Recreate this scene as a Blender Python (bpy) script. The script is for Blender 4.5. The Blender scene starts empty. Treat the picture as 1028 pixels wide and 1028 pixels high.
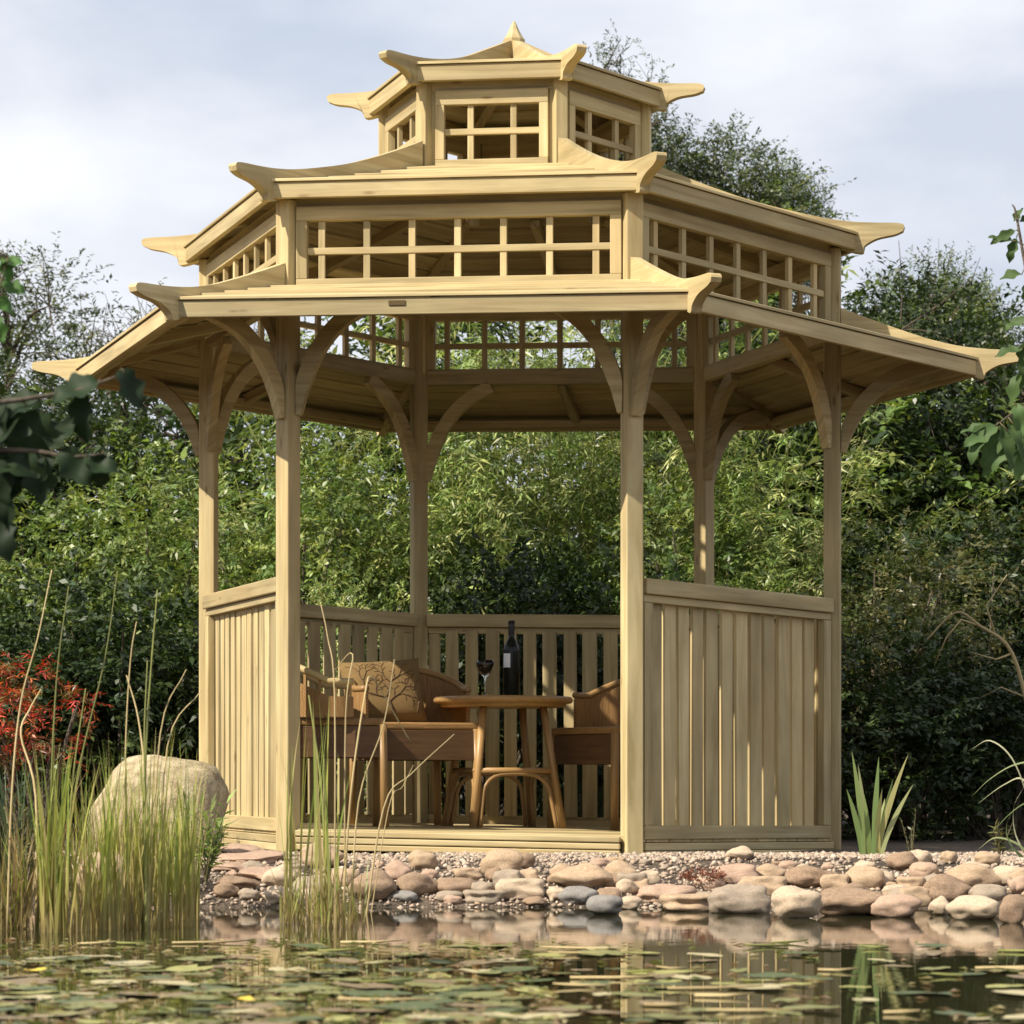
import bpy, math, random
import numpy as np
from mathutils import Vector, Matrix, noise as mnoise

random.seed(7)
R = math.radians
C = bpy.context.scene.collection
scene = bpy.context.scene

# ------------------------------------------------------------------ camera
F, PXC, YH, W0 = 2801.0, 514.0, 787.7, 1028.0
CAMX, CAMD, CAMH = -0.008, 11.438, 0.193
cam_d = bpy.data.cameras.new("camera")
cam = bpy.data.objects.new("camera", cam_d)
C.objects.link(cam)
cam.location = (CAMX, -CAMD, CAMH)
cam.rotation_euler = (R(90), 0, 0)
cam_d.sensor_width = 36.0
cam_d.lens = 36.0 * F / W0
cam_d.shift_y = (YH - 514.0) / W0
cam_d.clip_start = 0.05
cam_d.clip_end = 2000
cam_d.dof.use_dof = True
cam_d.dof.focus_distance = 10.6
cam_d.dof.aperture_fstop = 8.0
scene.camera = cam

# ------------------------------------------------------------------ world + sun
SUN_AZ, SUN_EL = 215.0, 43.0          # direction towards the sun, degrees counter-clockwise from +x
world = bpy.data.worlds.new("World")
scene.world = world
world.use_nodes = True
nt = world.node_tree
nt.nodes.clear()
n_out = nt.nodes.new("ShaderNodeOutputWorld")
n_bg = nt.nodes.new("ShaderNodeBackground")
n_sky = nt.nodes.new("ShaderNodeTexSky")
n_sky.sky_type = 'NISHITA'
n_sky.sun_disc = False
n_sky.sun_elevation = R(SUN_EL)
n_sky.sun_rotation = R(90 - SUN_AZ)
n_sky.air_density = 1.0
n_sky.dust_density = 2.0
n_bg.inputs["Strength"].default_value = 0.10
n_tc = nt.nodes.new("ShaderNodeTexCoord")
n_map = nt.nodes.new("ShaderNodeMapping")
n_map.inputs["Scale"].default_value = (1.0, 1.0, 2.4)
n_map.inputs["Location"].default_value = (0.35, 0.1, 0.2)
n_noise = nt.nodes.new("ShaderNodeTexNoise")
n_noise.inputs["Scale"].default_value = 5.0
n_noise.inputs["Detail"].default_value = 7.0
n_noise.inputs["Roughness"].default_value = 0.52
n_ramp = nt.nodes.new("ShaderNodeValToRGB")           # cloud tone: grey bellies to white tops
e = n_ramp.color_ramp.elements
e[0].position = 0.36; e[0].color = (4.35, 4.75, 5.5, 1)
e[1].position = 0.62; e[1].color = (6.5, 6.6, 6.95, 1)
n_noise2 = nt.nodes.new("ShaderNodeTexNoise")
n_noise2.inputs["Scale"].default_value = 3.0
n_noise2.inputs["Detail"].default_value = 4.0
n_cov = nt.nodes.new("ShaderNodeMapRange")
n_cov.inputs["From Min"].default_value = 0.30
n_cov.inputs["From Max"].default_value = 0.48
n_cov.inputs["To Min"].default_value = 0.72
n_cov.inputs["To Max"].default_value = 1.0
n_mix = nt.nodes.new("ShaderNodeMixRGB")
L = nt.links.new
L(n_tc.outputs["Generated"], n_map.inputs["Vector"])
L(n_map.outputs["Vector"], n_noise.inputs["Vector"])
L(n_map.outputs["Vector"], n_noise2.inputs["Vector"])
L(n_noise.outputs["Fac"], n_ramp.inputs["Fac"])
L(n_noise2.outputs["Fac"], n_cov.inputs["Value"])
L(n_cov.outputs["Result"], n_mix.inputs["Fac"])
L(n_sky.outputs["Color"], n_mix.inputs["Color1"])
L(n_ramp.outputs["Color"], n_mix.inputs["Color2"])
L(n_mix.outputs["Color"], n_bg.inputs["Color"])
L(n_bg.outputs["Background"], n_out.inputs["Surface"])

sun_d = bpy.data.lights.new("sun", 'SUN')
sun_d.energy = 5.0
sun_d.angle = R(0.5)
sun_d.color = (1.0, 0.91, 0.77)
sun = bpy.data.objects.new("sun", sun_d)
C.objects.link(sun)
sv = Vector((math.cos(R(SUN_EL)) * math.cos(R(SUN_AZ)), math.cos(R(SUN_EL)) * math.sin(R(SUN_AZ)), math.sin(R(SUN_EL))))
sun.rotation_euler = (-sv).to_track_quat('-Z', 'Y').to_euler()
sun.location = (-8, -8, 12)

vs = scene.view_settings
vs.view_transform = 'Standard'
vs.look = 'None'
vs.exposure = 0.62
vs.gamma = 1.0
vs.use_curve_mapping = False
scene.cycles.max_bounces = 6
scene.cycles.transparent_max_bounces = 6
scene.cycles.caustics_reflective = False
scene.cycles.caustics_refractive = False

# ------------------------------------------------------------------ helpers
def tag(o, label=None, cat=None, group=None, kind=None):
    if label: o["label"] = label
    if cat: o["category"] = cat
    if group: o["group"] = group
    if kind: o["kind"] = kind
    return o

def empty(name, loc=(0, 0, 0), rz=0.0):
    o = bpy.data.objects.new(name, None)
    o.empty_display_size = 0.1
    C.objects.link(o)
    o.location = loc
    o.rotation_euler = (0, 0, rz)
    return o

def link_mesh(name, me, mat, parent=None):
    o = bpy.data.objects.new(name, me)
    if mat and not me.materials: me.materials.append(mat)
    C.objects.link(o)
    if parent: o.parent = parent
    return o

def copy_tree(root, children):
    """copies a thing and the given children (sharing their meshes)"""
    r = root.copy(); C.objects.link(r)
    for ch in children:
        c = ch.copy(); C.objects.link(c); c.parent = r
    return r

def at(px, py, d):
    return Vector((CAMX + (px - PXC) / F * d, d - CAMD, CAMH + (YH - py) / F * d))

def catmull(pts, n=6):
    P = [np.array(p, float) for p in pts]
    P = [2 * P[0] - P[1]] + P + [2 * P[-1] - P[-2]]
    out = []
    for i in range(1, len(P) - 2):
        for k in range(n):
            t = k / n
            out.append(0.5 * (2 * P[i] + (P[i + 1] - P[i - 1]) * t + (2 * P[i - 1] - 5 * P[i] + 4 * P[i + 1] - P[i + 2]) * t * t + (-P[i - 1] + 3 * P[i] - 3 * P[i + 1] + P[i + 2]) * t ** 3))
    out.append(P[-2])
    return out

class MB:
    """collects solid pieces of one part; build() links them as one mesh"""
    def __init__(s):
        s.v, s.f, s.uv, s.var, s.smooth = [], [], [], [], []
    def _add(s, verts, faces, a, b, c, smooth=False, var=None, uvs=None):
        o = len(s.v)
        off = (random.uniform(0, 50), random.uniform(0, 50))
        if var is None: var = random.uniform(0.76, 1.16)
        verts = [Vector(p) for p in verts]
        s.v += verts
        for fi, f in enumerate(faces):
            s.f.append([i + o for i in f])
            if uvs: s.uv.append([(uvs[i][0] + off[0], uvs[i][1] + off[1]) for i in f])
            else: s.uv.append([(verts[i].dot(a) + off[0], verts[i].dot(b) + verts[i].dot(c) + off[1]) for i in f])
            s.var.append(var); s.smooth.append(smooth)
    def hexa(s, p, axis, var=None):
        """p: 4 bottom + 4 top points, grain along axis"""
        a = Vector(axis).normalized()
        t = Vector((0, 0, 1)) if abs(a.z) < 0.9 else Vector((1, 0, 0))
        b = a.cross(t).normalized(); c = a.cross(b)
        s._add(p, [(3, 2, 1, 0), (4, 5, 6, 7), (0, 1, 5, 4), (1, 2, 6, 5), (2, 3, 7, 6), (3, 0, 4, 7)], a, b, c, var=var)
    def bar(s, p0, p1, w, t, side, var=None):
        """box from p0 to p1: w wide along 'side', t thick along axis x side"""
        p0, p1 = Vector(p0), Vector(p1)
        a = (p1 - p0).normalized(); b = Vector(side); b = (b - a * b.dot(a)).normalized(); c = a.cross(b)
        q = []
        for P in (p0, p1):
            for x, y in ((-1, -1), (1, -1), (1, 1), (-1, 1)):
                q.append(P + b * (w / 2 * x) + c * (t / 2 * y))
        s.hexa(q, a, var)
    def plate(s, prof, org, ex, ey, thick, var=None):
        """closed profile (list of 2D) in plane org,ex,ey, extruded +-thick/2; grain along ex. quads strip if prof is (top,bottom) lists"""
        org, ex, ey = Vector(org), Vector(ex), Vector(ey); ez = ex.cross(ey).normalized()
        n = len(prof)
        vv = [org + ex * p[0] + ey * p[1] + ez * (thick / 2 * k) for k in (-1, 1) for p in prof]
        fs = [tuple(range(n))[::-1], tuple(range(n, 2 * n))] + [(i, (i + 1) % n, n + (i + 1) % n, n + i) for i in range(n)]
        s._add(vv, fs, ex, ey, ez, var=var)
    def strip(s, top, bot, org, ex, ey, thick, var=None):
        """plate between two polylines with the same number of points"""
        org, ex, ey = Vector(org), Vector(ex), Vector(ey); ez = ex.cross(ey).normalized()
        n = len(top)
        vv = [org + ex * p[0] + ey * p[1] + ez * (thick / 2 * k) for k in (-1, 1) for L_ in (top, bot) for p in L_]
        fs = []
        T0, B0, T1, B1 = 0, n, 2 * n, 3 * n
        for i in range(n - 1):
            fs += [(T0 + i, T0 + i + 1, B0 + i + 1, B0 + i), (T1 + i + 1, T1 + i, B1 + i, B1 + i + 1),
                   (T0 + i + 1, T0 + i, T1 + i, T1 + i + 1), (B0 + i, B0 + i + 1, B1 + i + 1, B1 + i)]
        fs += [(T0, B0, B1, T1), (B0 + n - 1, T0 + n - 1, T1 + n - 1, B1 + n - 1)]
        s._add(vv, fs, ex, ey, ez, var=var)
    def tube(s, pts, rad, n=8, var=None, cap=True):
        pts = [Vector(p) for p in pts]
        m = len(pts)
        if not hasattr(rad, '__len__'): rad = [rad] * m
        vv, uvs, fs = [], [], []
        up = Vector((0, 0, 1)); d0 = (pts[1] - pts[0]).normalized()
        if abs(d0.z) > 0.9: up = Vector((1, 0, 0))
        b = d0.cross(up).normalized(); l = 0
        for i in range(m):
            d = (pts[min(i + 1, m - 1)] - pts[max(i - 1, 0)]).normalized()
            b = (b - d * b.dot(d)).normalized(); c = d.cross(b)
            if i: l += (pts[i] - pts[i - 1]).length
            for k in range(n):
                an = 2 * math.pi * k / n
                vv.append(pts[i] + (b * math.cos(an) + c * math.sin(an)) * rad[i]); uvs.append((l, k / n * 6.283 * max(rad)))
        for i in range(m - 1):
            for k in range(n):
                fs.append((i * n + k, i * n + (k + 1) % n, (i + 1) * n + (k + 1) % n, (i + 1) * n + k))
        if cap: fs += [tuple(range(n))[::-1], tuple(range((m - 1) * n, m * n))]
        s._add(vv, fs, None, None, None, True, var, uvs)
    def lathe(s, prof, n=28, org=(0, 0, 0), var=1.0):
        org = Vector(org); vv, uvs, fs = [], [], []
        for (r, z) in prof:
            for k in range(n):
                an = 2 * math.pi * k / n
                vv.append(org + Vector((r * math.cos(an), r * math.sin(an), z))); uvs.append((vv[-1].x * 1.0, vv[-1].y + z))
        for i in range(len(prof) - 1):
            for k in range(n):
                fs.append((i * n + k, i * n + (k + 1) % n, (i + 1) * n + (k + 1) % n, (i + 1) * n + k))
        s._add(vv, fs, None, None, None, True, var, uvs)
    def build(s, name, mat, parent=None, xf=None, bevel=0.0):
        vs_ = [xf(p) for p in s.v] if xf else s.v
        me = bpy.data.meshes.new(name)
        me.from_pydata([tuple(p) for p in vs_], [], s.f)
        uvl = me.uv_layers.new(name="UVMap")
        flat = [c for f in s.uv for uv in f for c in uv]
        uvl.data.foreach_set("uv", flat)
        at_ = me.attributes.new("var", 'FLOAT', 'FACE')
        at_.data.foreach_set("value", s.var)
        me.polygons.foreach_set("use_smooth", s.smooth)
        o = link_mesh(name, me, mat, parent)
        if bevel:
            m = o.modifiers.new("soft_edge", 'BEVEL'); m.width = bevel; m.segments = 2; m.limit_method = 'ANGLE'; m.angle_limit = R(50)
        return o

# ------------------------------------------------------------------ materials
def new_mat(name):
    m = bpy.data.materials.new(name); m.use_nodes = True
    t = m.node_tree
    return m, t, t.nodes["Principled BSDF"], t.links.new

def wood_mat(name, dark, light, knot=(0.16, 0.09, 0.035), rough=0.62, gx=1.6, gy=34.0, bump=0.25, knots=True):
    m, t, bs, lk = new_mat(name)
    N = t.nodes.new
    uv = N("ShaderNodeUVMap")
    mp = N("ShaderNodeMapping"); mp.inputs["Scale"].default_value = (gx, gy, 1)
    n1 = N("ShaderNodeTexNoise"); n1.inputs["Scale"].default_value = 1.0; n1.inputs["Detail"].default_value = 5; n1.inputs["Roughness"].default_value = 0.6; n1.inputs["Distortion"].default_value = 0.7
    lk(uv.outputs["UV"], mp.inputs["Vector"]); lk(mp.outputs["Vector"], n1.inputs["Vector"])
    rp = N("ShaderNodeValToRGB")
    rp.color_ramp.elements[0].position = 0.28; rp.color_ramp.elements[0].color = (*dark, 1)
    rp.color_ramp.elements[1].position = 0.68; rp.color_ramp.elements[1].color = (*light, 1)
    lk(n1.outputs["Fac"], rp.inputs["Fac"])
    col = rp.outputs["Color"]
    # broad weathering blotches
    mp2 = N("ShaderNodeMapping"); mp2.inputs["Scale"].default_value = (2.2, 5.0, 1)
    n2 = N("ShaderNodeTexNoise"); n2.inputs["Scale"].default_value = 1.0; n2.inputs["Detail"].default_value = 3
    lk(uv.outputs["UV"], mp2.inputs["Vector"]); lk(mp2.outputs["Vector"], n2.inputs["Vector"])
    mr = N("ShaderNodeMapRange"); mr.inputs["From Min"].default_value = 0.3; mr.inputs["From Max"].default_value = 0.7; mr.inputs["To Min"].default_value = 0.80; mr.inputs["To Max"].default_value = 1.14
    lk(n2.outputs["Fac"], mr.inputs["Value"])
    at_ = N("ShaderNodeAttribute"); at_.attribute_name = "var"
    mm = N("ShaderNodeMath"); mm.operation = 'MULTIPLY'
    lk(mr.outputs["Result"], mm.inputs[0]); lk(at_.outputs["Fac"], mm.inputs[1])
    mx = N("ShaderNodeVectorMath"); mx.operation = 'SCALE'
    if knots:
        mp3 = N("ShaderNodeMapping"); mp3.inputs["Scale"].default_value = (3.0, 12.0, 1)
        vo = N("ShaderNodeTexVoronoi"); vo.inputs["Scale"].default_value = 1.0
        lk(uv.outputs["UV"], mp3.inputs["Vector"]); lk(mp3.outputs["Vector"], vo.inputs["Vector"])
        kr = N("ShaderNodeMapRange"); kr.inputs["From Min"].default_value = 0.035; kr.inputs["From Max"].default_value = 0.10; kr.inputs["To Min"].default_value = 0.75; kr.inputs["To Max"].default_value = 0.0
        lk(vo.outputs["Distance"], kr.inputs["Value"])
        km = N("ShaderNodeMixRGB"); km.inputs["Color2"].default_value = (*knot, 1)
        lk(kr.outputs["Result"], km.inputs["Fac"]); lk(col, km.inputs["Color1"]); col = km.outputs["Color"]
    if knots:
        mp4 = N("ShaderNodeMapping"); mp4.inputs["Scale"].default_value = (0.9, 14.0, 1)
        n4 = N("ShaderNodeTexNoise"); n4.inputs["Scale"].default_value = 1.0; n4.inputs["Detail"].default_value = 4; n4.inputs["Roughness"].default_value = 0.7
        lk(uv.outputs["UV"], mp4.inputs["Vector"]); lk(mp4.outputs["Vector"], n4.inputs["Vector"])
        r4 = N("ShaderNodeMapRange"); r4.inputs["From Min"].default_value = 0.46; r4.inputs["From Max"].default_value = 0.72; r4.inputs["To Max"].default_value = 0.75
        lk(n4.outputs["Fac"], r4.inputs["Value"])
        m4 = N("ShaderNodeMixRGB"); m4.inputs["Color2"].default_value = (light[0] * .84, light[1] * .74, light[2] * .64, 1)
        lk(r4.outputs["Result"], m4.inputs["Fac"]); lk(col, m4.inputs["Color1"]); col = m4.outputs["Color"]
    lk(col, mx.inputs[0]); lk(mm.outputs["Value"], mx.inputs["Scale"])
    lk(mx.outputs["Vector"], bs.inputs["Base Color"])
    bs.inputs["Roughness"].default_value = rough
    bs.inputs["Specular IOR Level"].default_value = 0.3
    bp = N("ShaderNodeBump"); bp.inputs["Strength"].default_value = bump; bp.inputs["Distance"].default_value = 0.004
    lk(n1.outputs["Fac"], bp.inputs["Height"]); lk(bp.outputs["Normal"], bs.inputs["Normal"])
    return m

def leaf_mat(name, rough=0.42, trans=0.28, spec=0.5):
    m, t, bs, lk = new_mat(name)
    N = t.nodes.new
    at_ = N("ShaderNodeAttribute"); at_.attribute_name = "tint"
    lk(at_.outputs["Color"], bs.inputs["Base Color"])
    bs.inputs["Roughness"].default_value = rough
    bs.inputs["Specular IOR Level"].default_value = spec
    tr = N("ShaderNodeBsdfTranslucent")
    hs = N("ShaderNodeHueSaturation"); hs.inputs["Saturation"].default_value = 1.15; hs.inputs["Value"].default_value = 1.5
    lk(at_.outputs["Color"], hs.inputs["Color"]); lk(hs.outputs["Color"], tr.inputs["Color"])
    mx = N("ShaderNodeMixShader"); mx.inputs["Fac"].default_value = trans
    lk(bs.outputs["BSDF"], mx.inputs[1]); lk(tr.outputs["BSDF"], mx.inputs[2])
    lk(mx.outputs["Shader"], t.nodes["Material Output"].inputs["Surface"])
    return m

def rock_mat(name, c1, c2, scale=9.0, rough=0.8, spots=(0.10, 0.085, 0.06)):
    m, t, bs, lk = new_mat(name)
    N = t.nodes.new
    tc = N("ShaderNodeTexCoord"); oi = N("ShaderNodeObjectInfo")
    ad = N("ShaderNodeVectorMath"); ad.operation = 'ADD'
    sc = N("ShaderNodeVectorMath"); sc.operation = 'SCALE'; sc.inputs["Scale"].default_value = 37.0
    cb = N("ShaderNodeCombineXYZ")
    for k in ("X", "Y", "Z"): lk(oi.outputs["Random"], cb.inputs[k])
    lk(cb.outputs["Vector"], sc.inputs[0]); lk(tc.outputs["Object"], ad.inputs[0]); lk(sc.outputs["Vector"], ad.inputs[1])
    n1 = N("ShaderNodeTexNoise"); n1.inputs["Scale"].default_value = scale; n1.inputs["Detail"].default_value = 8; n1.inputs["Roughness"].default_value = 0.62
    lk(ad.outputs["Vector"], n1.inputs["Vector"])
    rp = N("ShaderNodeValToRGB")
    rp.color_ramp.elements[0].position = 0.33; rp.color_ramp.elements[0].color = (*c1, 1)
    rp.color_ramp.elements[1].position = 0.66; rp.color_ramp.elements[1].color = (*c2, 1)
    lk(n1.outputs["Fac"], rp.inputs["Fac"])
    n2 = N("ShaderNodeTexNoise"); n2.inputs["Scale"].default_value = scale * 6; n2.inputs["Detail"].default_value = 4
    lk(ad.outputs["Vector"], n2.inputs["Vector"])
    mr = N("ShaderNodeMapRange"); mr.inputs["From Min"].default_value = 0.56; mr.inputs["From Max"].default_value = 0.72; mr.inputs["To Max"].default_value = 0.7
    lk(n2.outputs["Fac"], mr.inputs["Value"])
    mx = N("ShaderNodeMixRGB"); mx.inputs["Color2"].default_value = (*spots, 1)
    lk(mr.outputs["Result"], mx.inputs["Fac"]); lk(rp.outputs["Color"], mx.inputs["Color1"])
    lk(mx.outputs["Color"], bs.inputs["Base Color"])
    bs.inputs["Roughness"].default_value = rough
    bp = N("ShaderNodeBump"); bp.inputs["Strength"].default_value = 0.35; bp.inputs["Distance"].default_value = 0.02
    lk(n2.outputs["Fac"], bp.inputs["Height"]); lk(bp.outputs["Normal"], bs.inputs["Normal"])
    return m

def plain(name, col, rough=0.5, **kw):
    m, t, bs, lk = new_mat(name)
    bs.inputs["Base Color"].default_value = (*col, 1); bs.inputs["Roughness"].default_value = rough
    for k, v in kw.items(): bs.inputs[k.replace("_", " ")].default_value = v
    return m

M = {}
M['wood'] = wood_mat("pale_timber", (0.310, 0.236, 0.106), (0.550, 0.455, 0.250))
M['cane'] = wood_mat("honey_cane", (0.26, 0.15, 0.055), (0.40, 0.245, 0.10), rough=0.38, gx=3, gy=60, bump=0.15, knots=False)
M['wicker'] = wood_mat("brown_wicker", (0.24, 0.135, 0.05), (0.40, 0.24, 0.095), rough=0.5, gx=14, gy=110, bump=0.6, knots=False)
t = M['wicker'].node_tree; bs = t.nodes["Principled BSDF"]; src = bs.inputs["Base Color"].links[0].from_socket
ck = t.nodes.new("ShaderNodeTexChecker"); ck.inputs["Scale"].default_value = 150; ck.inputs["Color1"].default_value = (1, 1, 1, 1); ck.inputs["Color2"].default_value = (.68, .63, .58, 1)
uvn = t.nodes.new("ShaderNodeUVMap"); t.links.new(uvn.outputs["UV"], ck.inputs["Vector"])
mw = t.nodes.new("ShaderNodeMixRGB"); mw.blend_type = 'MULTIPLY'; mw.inputs["Fac"].default_value = 1.0
t.links.new(src, mw.inputs["Color1"]); t.links.new(ck.outputs["Color"], mw.inputs["Color2"]); t.links.new(mw.outputs["Color"], bs.inputs["Base Color"])
M['apron'] = wood_mat("dark_brown_board", (0.075, 0.040, 0.018), (0.12, 0.066, 0.03), rough=0.5, gx=4, gy=50, knots=False)
M['leaf'] = leaf_mat("leaf")
M['glossy_leaf'] = leaf_mat("glossy_leaf", 0.42, 0.22, 0.32)
M['matte_leaf'] = leaf_mat("matte_leaf", 0.6, 0.2, 0.22)
M['blade'] = leaf_mat("reed_blade", 0.45, 0.3, 0.4)
M['bark'] = rock_mat("bark", (0.05, 0.038, 0.026), (0.13, 0.10, 0.07), 22, 0.9)
M['stem'] = plain("green_brown_stem", (0.10, 0.085, 0.035), 0.6)
M['straw'] = wood_mat("dry_straw", (0.36, 0.26, 0.11), (0.52, 0.42, 0.22), gx=6, gy=90, knots=False)
M['greenstem'] = wood_mat("green_stem", (0.13, 0.14, 0.035), (0.24, 0.25, 0.07), gx=6, gy=90, knots=False)

# ------------------------------------------------------------------ ground and pond
WZ = -0.205
def pond_q(x, y):
    n = 0.10 * mnoise.noise(Vector((x * 1.3, y * 1.3, 3.1))) if isinstance(x, float) else 0.0
    return (abs(x / 2.25) ** 4 + abs((y + 6.6) / 4.2) ** 4) ** 0.25 + n * 0.2
def gz(x, y):
    x, y = float(x), float(y)
    q = pond_q(x, y)
    d = (q - 1.0) * 4.2                     # rough distance from the water's edge
    if d > 0.62: z = -0.068
    elif d > 0: z = -0.212 + (0.144) * (d / 0.62) ** 0.75
    else: z = -0.212 + max(-0.5, d * 0.28)
    z += 0.012 * mnoise.noise(Vector((x * 2.1, y * 2.1, 0.4))) * (1 if d > 0.0 else 2)
    if y > 2.2: z += 0.02 * min(1, (y - 2.2))
    return z

def warp(n, lo, hi, k):
    t = np.linspace(-1, 1, n)
    s = np.sign(t) * (np.abs(t) * (1 - k) + k * np.abs(t) ** 7)
    return s
xs = warp(190, 0, 0, 0.985) * 300
ys = warp(190, 0, 0, 0.985) * 300 - 3.5
vv = [(x, y, gz(x, y)) for y in ys for x in xs]
nx = len(xs)
ff = [(j * nx + i, j * nx + i + 1, (j + 1) * nx + i + 1, (j + 1) * nx + i) for j in range(len(ys) - 1) for i in range(nx - 1)]
me = bpy.data.meshes.new("ground"); me.from_pydata(vv, [], ff)
me.polygons.foreach_set("use_smooth", [True] * len(ff))
gm, t, bs, lk = new_mat("soil_and_bark")
N = t.nodes.new
tc = N("ShaderNodeTexCoord")
n1 = N("ShaderNodeTexNoise"); n1.inputs["Scale"].default_value = 3; n1.inputs["Detail"].default_value = 8
n2 = N("ShaderNodeTexNoise"); n2.inputs["Scale"].default_value = 60; n2.inputs["Detail"].default_value = 6
lk(tc.outputs["Object"], n1.inputs["Vector"]); lk(tc.outputs["Object"], n2.inputs["Vector"])
rp = N("ShaderNodeValToRGB"); rp.color_ramp.elements[0].position = 0.3; rp.color_ramp.elements[0].color = (0.075, 0.056, 0.038, 1); rp.color_ramp.elements[1].position = 0.7; rp.color_ramp.elements[1].color = (0.20, 0.145, 0.10, 1)
lk(n1.outputs["Fac"], rp.inputs["Fac"])
mx = N("ShaderNodeMixRGB"); mx.blend_type = 'MULTIPLY'; mx.inputs["Fac"].default_value = 0.6
lk(rp.outputs["Color"], mx.inputs["Color1"]); lk(n2.outputs["Fac"], mx.inputs["Color2"]); lk(mx.outputs["Color"], bs.inputs["Base Color"])
bs.inputs["Roughness"].default_value = 0.95
bp = N("ShaderNodeBump"); bp.inputs["Distance"].default_value = 0.03; lk(n2.outputs["Fac"], bp.inputs["Height"]); lk(bp.outputs["Normal"], bs.inputs["Normal"])
tag(link_mesh("ground", me, gm), kind='structure')

me = bpy.data.meshes.new("pond_water")
wx = np.linspace(-2.7, 2.7, 2); wy = np.linspace(-11.3, -2.0, 2)
me.from_pydata([(-2.7, -11.2, WZ), (2.7, -11.2, WZ), (2.7, -1.9, WZ), (-2.7, -1.9, WZ)], [], [(0, 1, 2, 3)])
wm, t, bs, lk = new_mat("pond_water")
N = t.nodes.new
bs.inputs["Base Color"].default_value = (0.028, 0.027, 0.012, 1); bs.inputs["Roughness"].default_value = 0.02; bs.inputs["IOR"].default_value = 1.33
tc = N("ShaderNodeTexCoord"); mp = N("ShaderNodeMapping"); mp.inputs["Scale"].default_value = (1.0, 2.6, 1)
n1 = N("ShaderNodeTexNoise"); n1.inputs["Scale"].default_value = 7; n1.inputs["Detail"].default_value = 3
lk(tc.outputs["Object"], mp.inputs["Vector"]); lk(mp.outputs["Vector"], n1.inputs["Vector"])
bp = N("ShaderNodeBump"); bp.inputs["Strength"].default_value = 0.028; bp.inputs["Distance"].default_value = 0.01
lk(n1.outputs["Fac"], bp.inputs["Height"]); lk(bp.outputs["Normal"], bs.inputs["Normal"])
tag(link_mesh("pond_water", me, wm), kind='structure')

# ------------------------------------------------------------------ pavilion
TH = -10.652
SHEAR = -0.0174
ct, st_ = math.cos(R(TH)), math.sin(R(TH))
def GX(p):                                    # pavilion space -> world: turned, and settled 1 degree out of level
    x, y = p.x * ct - p.y * st_, p.x * st_ + p.y * ct
    return Vector((x, y, p.z + SHEAR * x))
def rad_dir(a): return Vector((math.cos(R(a)), math.sin(R(a)), 0))
class Side:
    def __init__(s, k):
        s.k = k; s.n = rad_dir(60 * k + 30); s.t = rad_dir(60 * k + 120)
    def p(s, u, d, z): return s.n * d + s.t * u + Vector((0, 0, z))
SIDES = [Side(k) for k in range(6)]
T30 = math.tan(R(30)); C30 = math.cos(R(30)); UP = Vector((0, 0, 1))
pav = empty("garden_pavilion", (0, 0, 0))
tag(pav, "three-tiered hexagonal pagoda pavilion of pale new timber beside the pond", "pavilion")
W = M['wood']
def gb(mb, name, parent=pav, bevel=0.0025, mat=None): return mb.build(name, mat or W, parent, GX, bevel)

# deck
DZ = 0.014
mb = MB()
yb = -1.2
while yb < 1.2:
    y0, y1 = yb + 0.003, min(yb + 0.117, 1.2)
    def half(y): return min(1.32, 1.32 - abs(y) / math.tan(R(60))) if abs(y) < 1.143 else None
    a0, a1 = max(-1.14, y0), min(1.14, y1)
    if a1 > a0:
        h0, h1 = half(a0), half(a1)
        mb.hexa([(-h0, a0, DZ - 0.025), (h0, a0, DZ - 0.025), (h1, a1, DZ - 0.025), (-h1, a1, DZ - 0.025),
                 (-h0, a0, DZ), (h0, a0, DZ), (h1, a1, DZ), (-h1, a1, DZ)], (1, 0, 0))
    yb += 0.12
gb(mb, "deck", bevel=0.002)
for k, S in enumerate(SIDES):
    mb = MB()
    if k == 4:
        for j in range(3):
            z1 = DZ - 0.004 - 0.0255 * j
            mb.bar(S.p(-0.612, 1.158, z1 - 0.0115), S.p(0.612, 1.158, z1 - 0.0115), 0.022, 0.028, UP)
        gb(mb, "step_riser", bevel=0.004)
    else:
        for j in range(2):
            mb.bar(S.p(-0.612, 1.150, -0.027 - 0.030 * j), S.p(0.612, 1.150, -0.027 - 0.030 * j), 0.028, 0.022, UP)
        gb(mb, "base_board", bevel=0.003)

# posts
PW = 0.067
for v in range(6):
    mb = MB(); r = rad_dir(60 * v)
    mb.bar(r * 1.30 + UP * -0.075, r * 1.30 + UP * 2.365, PW, PW, r)
    gb(mb, "post", bevel=0.005)
# ring beams
for S in SIDES:
    mb = MB()
    mb.bar(S.p(-0.607, 1.126, 2.028), S.p(0.607, 1.126, 2.028), 0.062, 0.040, UP)
    gb(mb, "ring_beam")
# braces
def brace(org, ex, line, w, name):
    c = catmull(line, 5); top, bot = [], []
    for i, p in enumerate(c):
        d = c[min(i + 1, len(c) - 1)] - c[max(i - 1, 0)]; d = d / np.linalg.norm(d); n = np.array((-d[1], d[0]))
        f = .30 + .70 * min(1.0, i / 5)
        top.append(p + n * w / 2 * f); bot.append(p - n * w / 2 * f)
    mb = MB(); mb.strip(top, bot, org, ex, UP, 0.040)
    gb(mb, name)
TAN = [(0.043, 1.560), (0.064, 1.69), (0.125, 1.82), (0.215, 1.92), (0.335, 1.99)]
RADL = [(0.043, 1.545), (0.070, 1.66), (0.14, 1.765), (0.25, 1.850), (0.43, 1.905)]
for v in range(6):
    r = rad_dir(60 * v)
    brace(r * 1.30, r, RADL, 0.058, "brace")
    for s, S in ((1, SIDES[v]), (-1, SIDES[(v - 1) % 6])):
        brace(S.p(-0.65 * s, 1.126, 0), S.t * s, TAN, 0.058, "brace")

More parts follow.
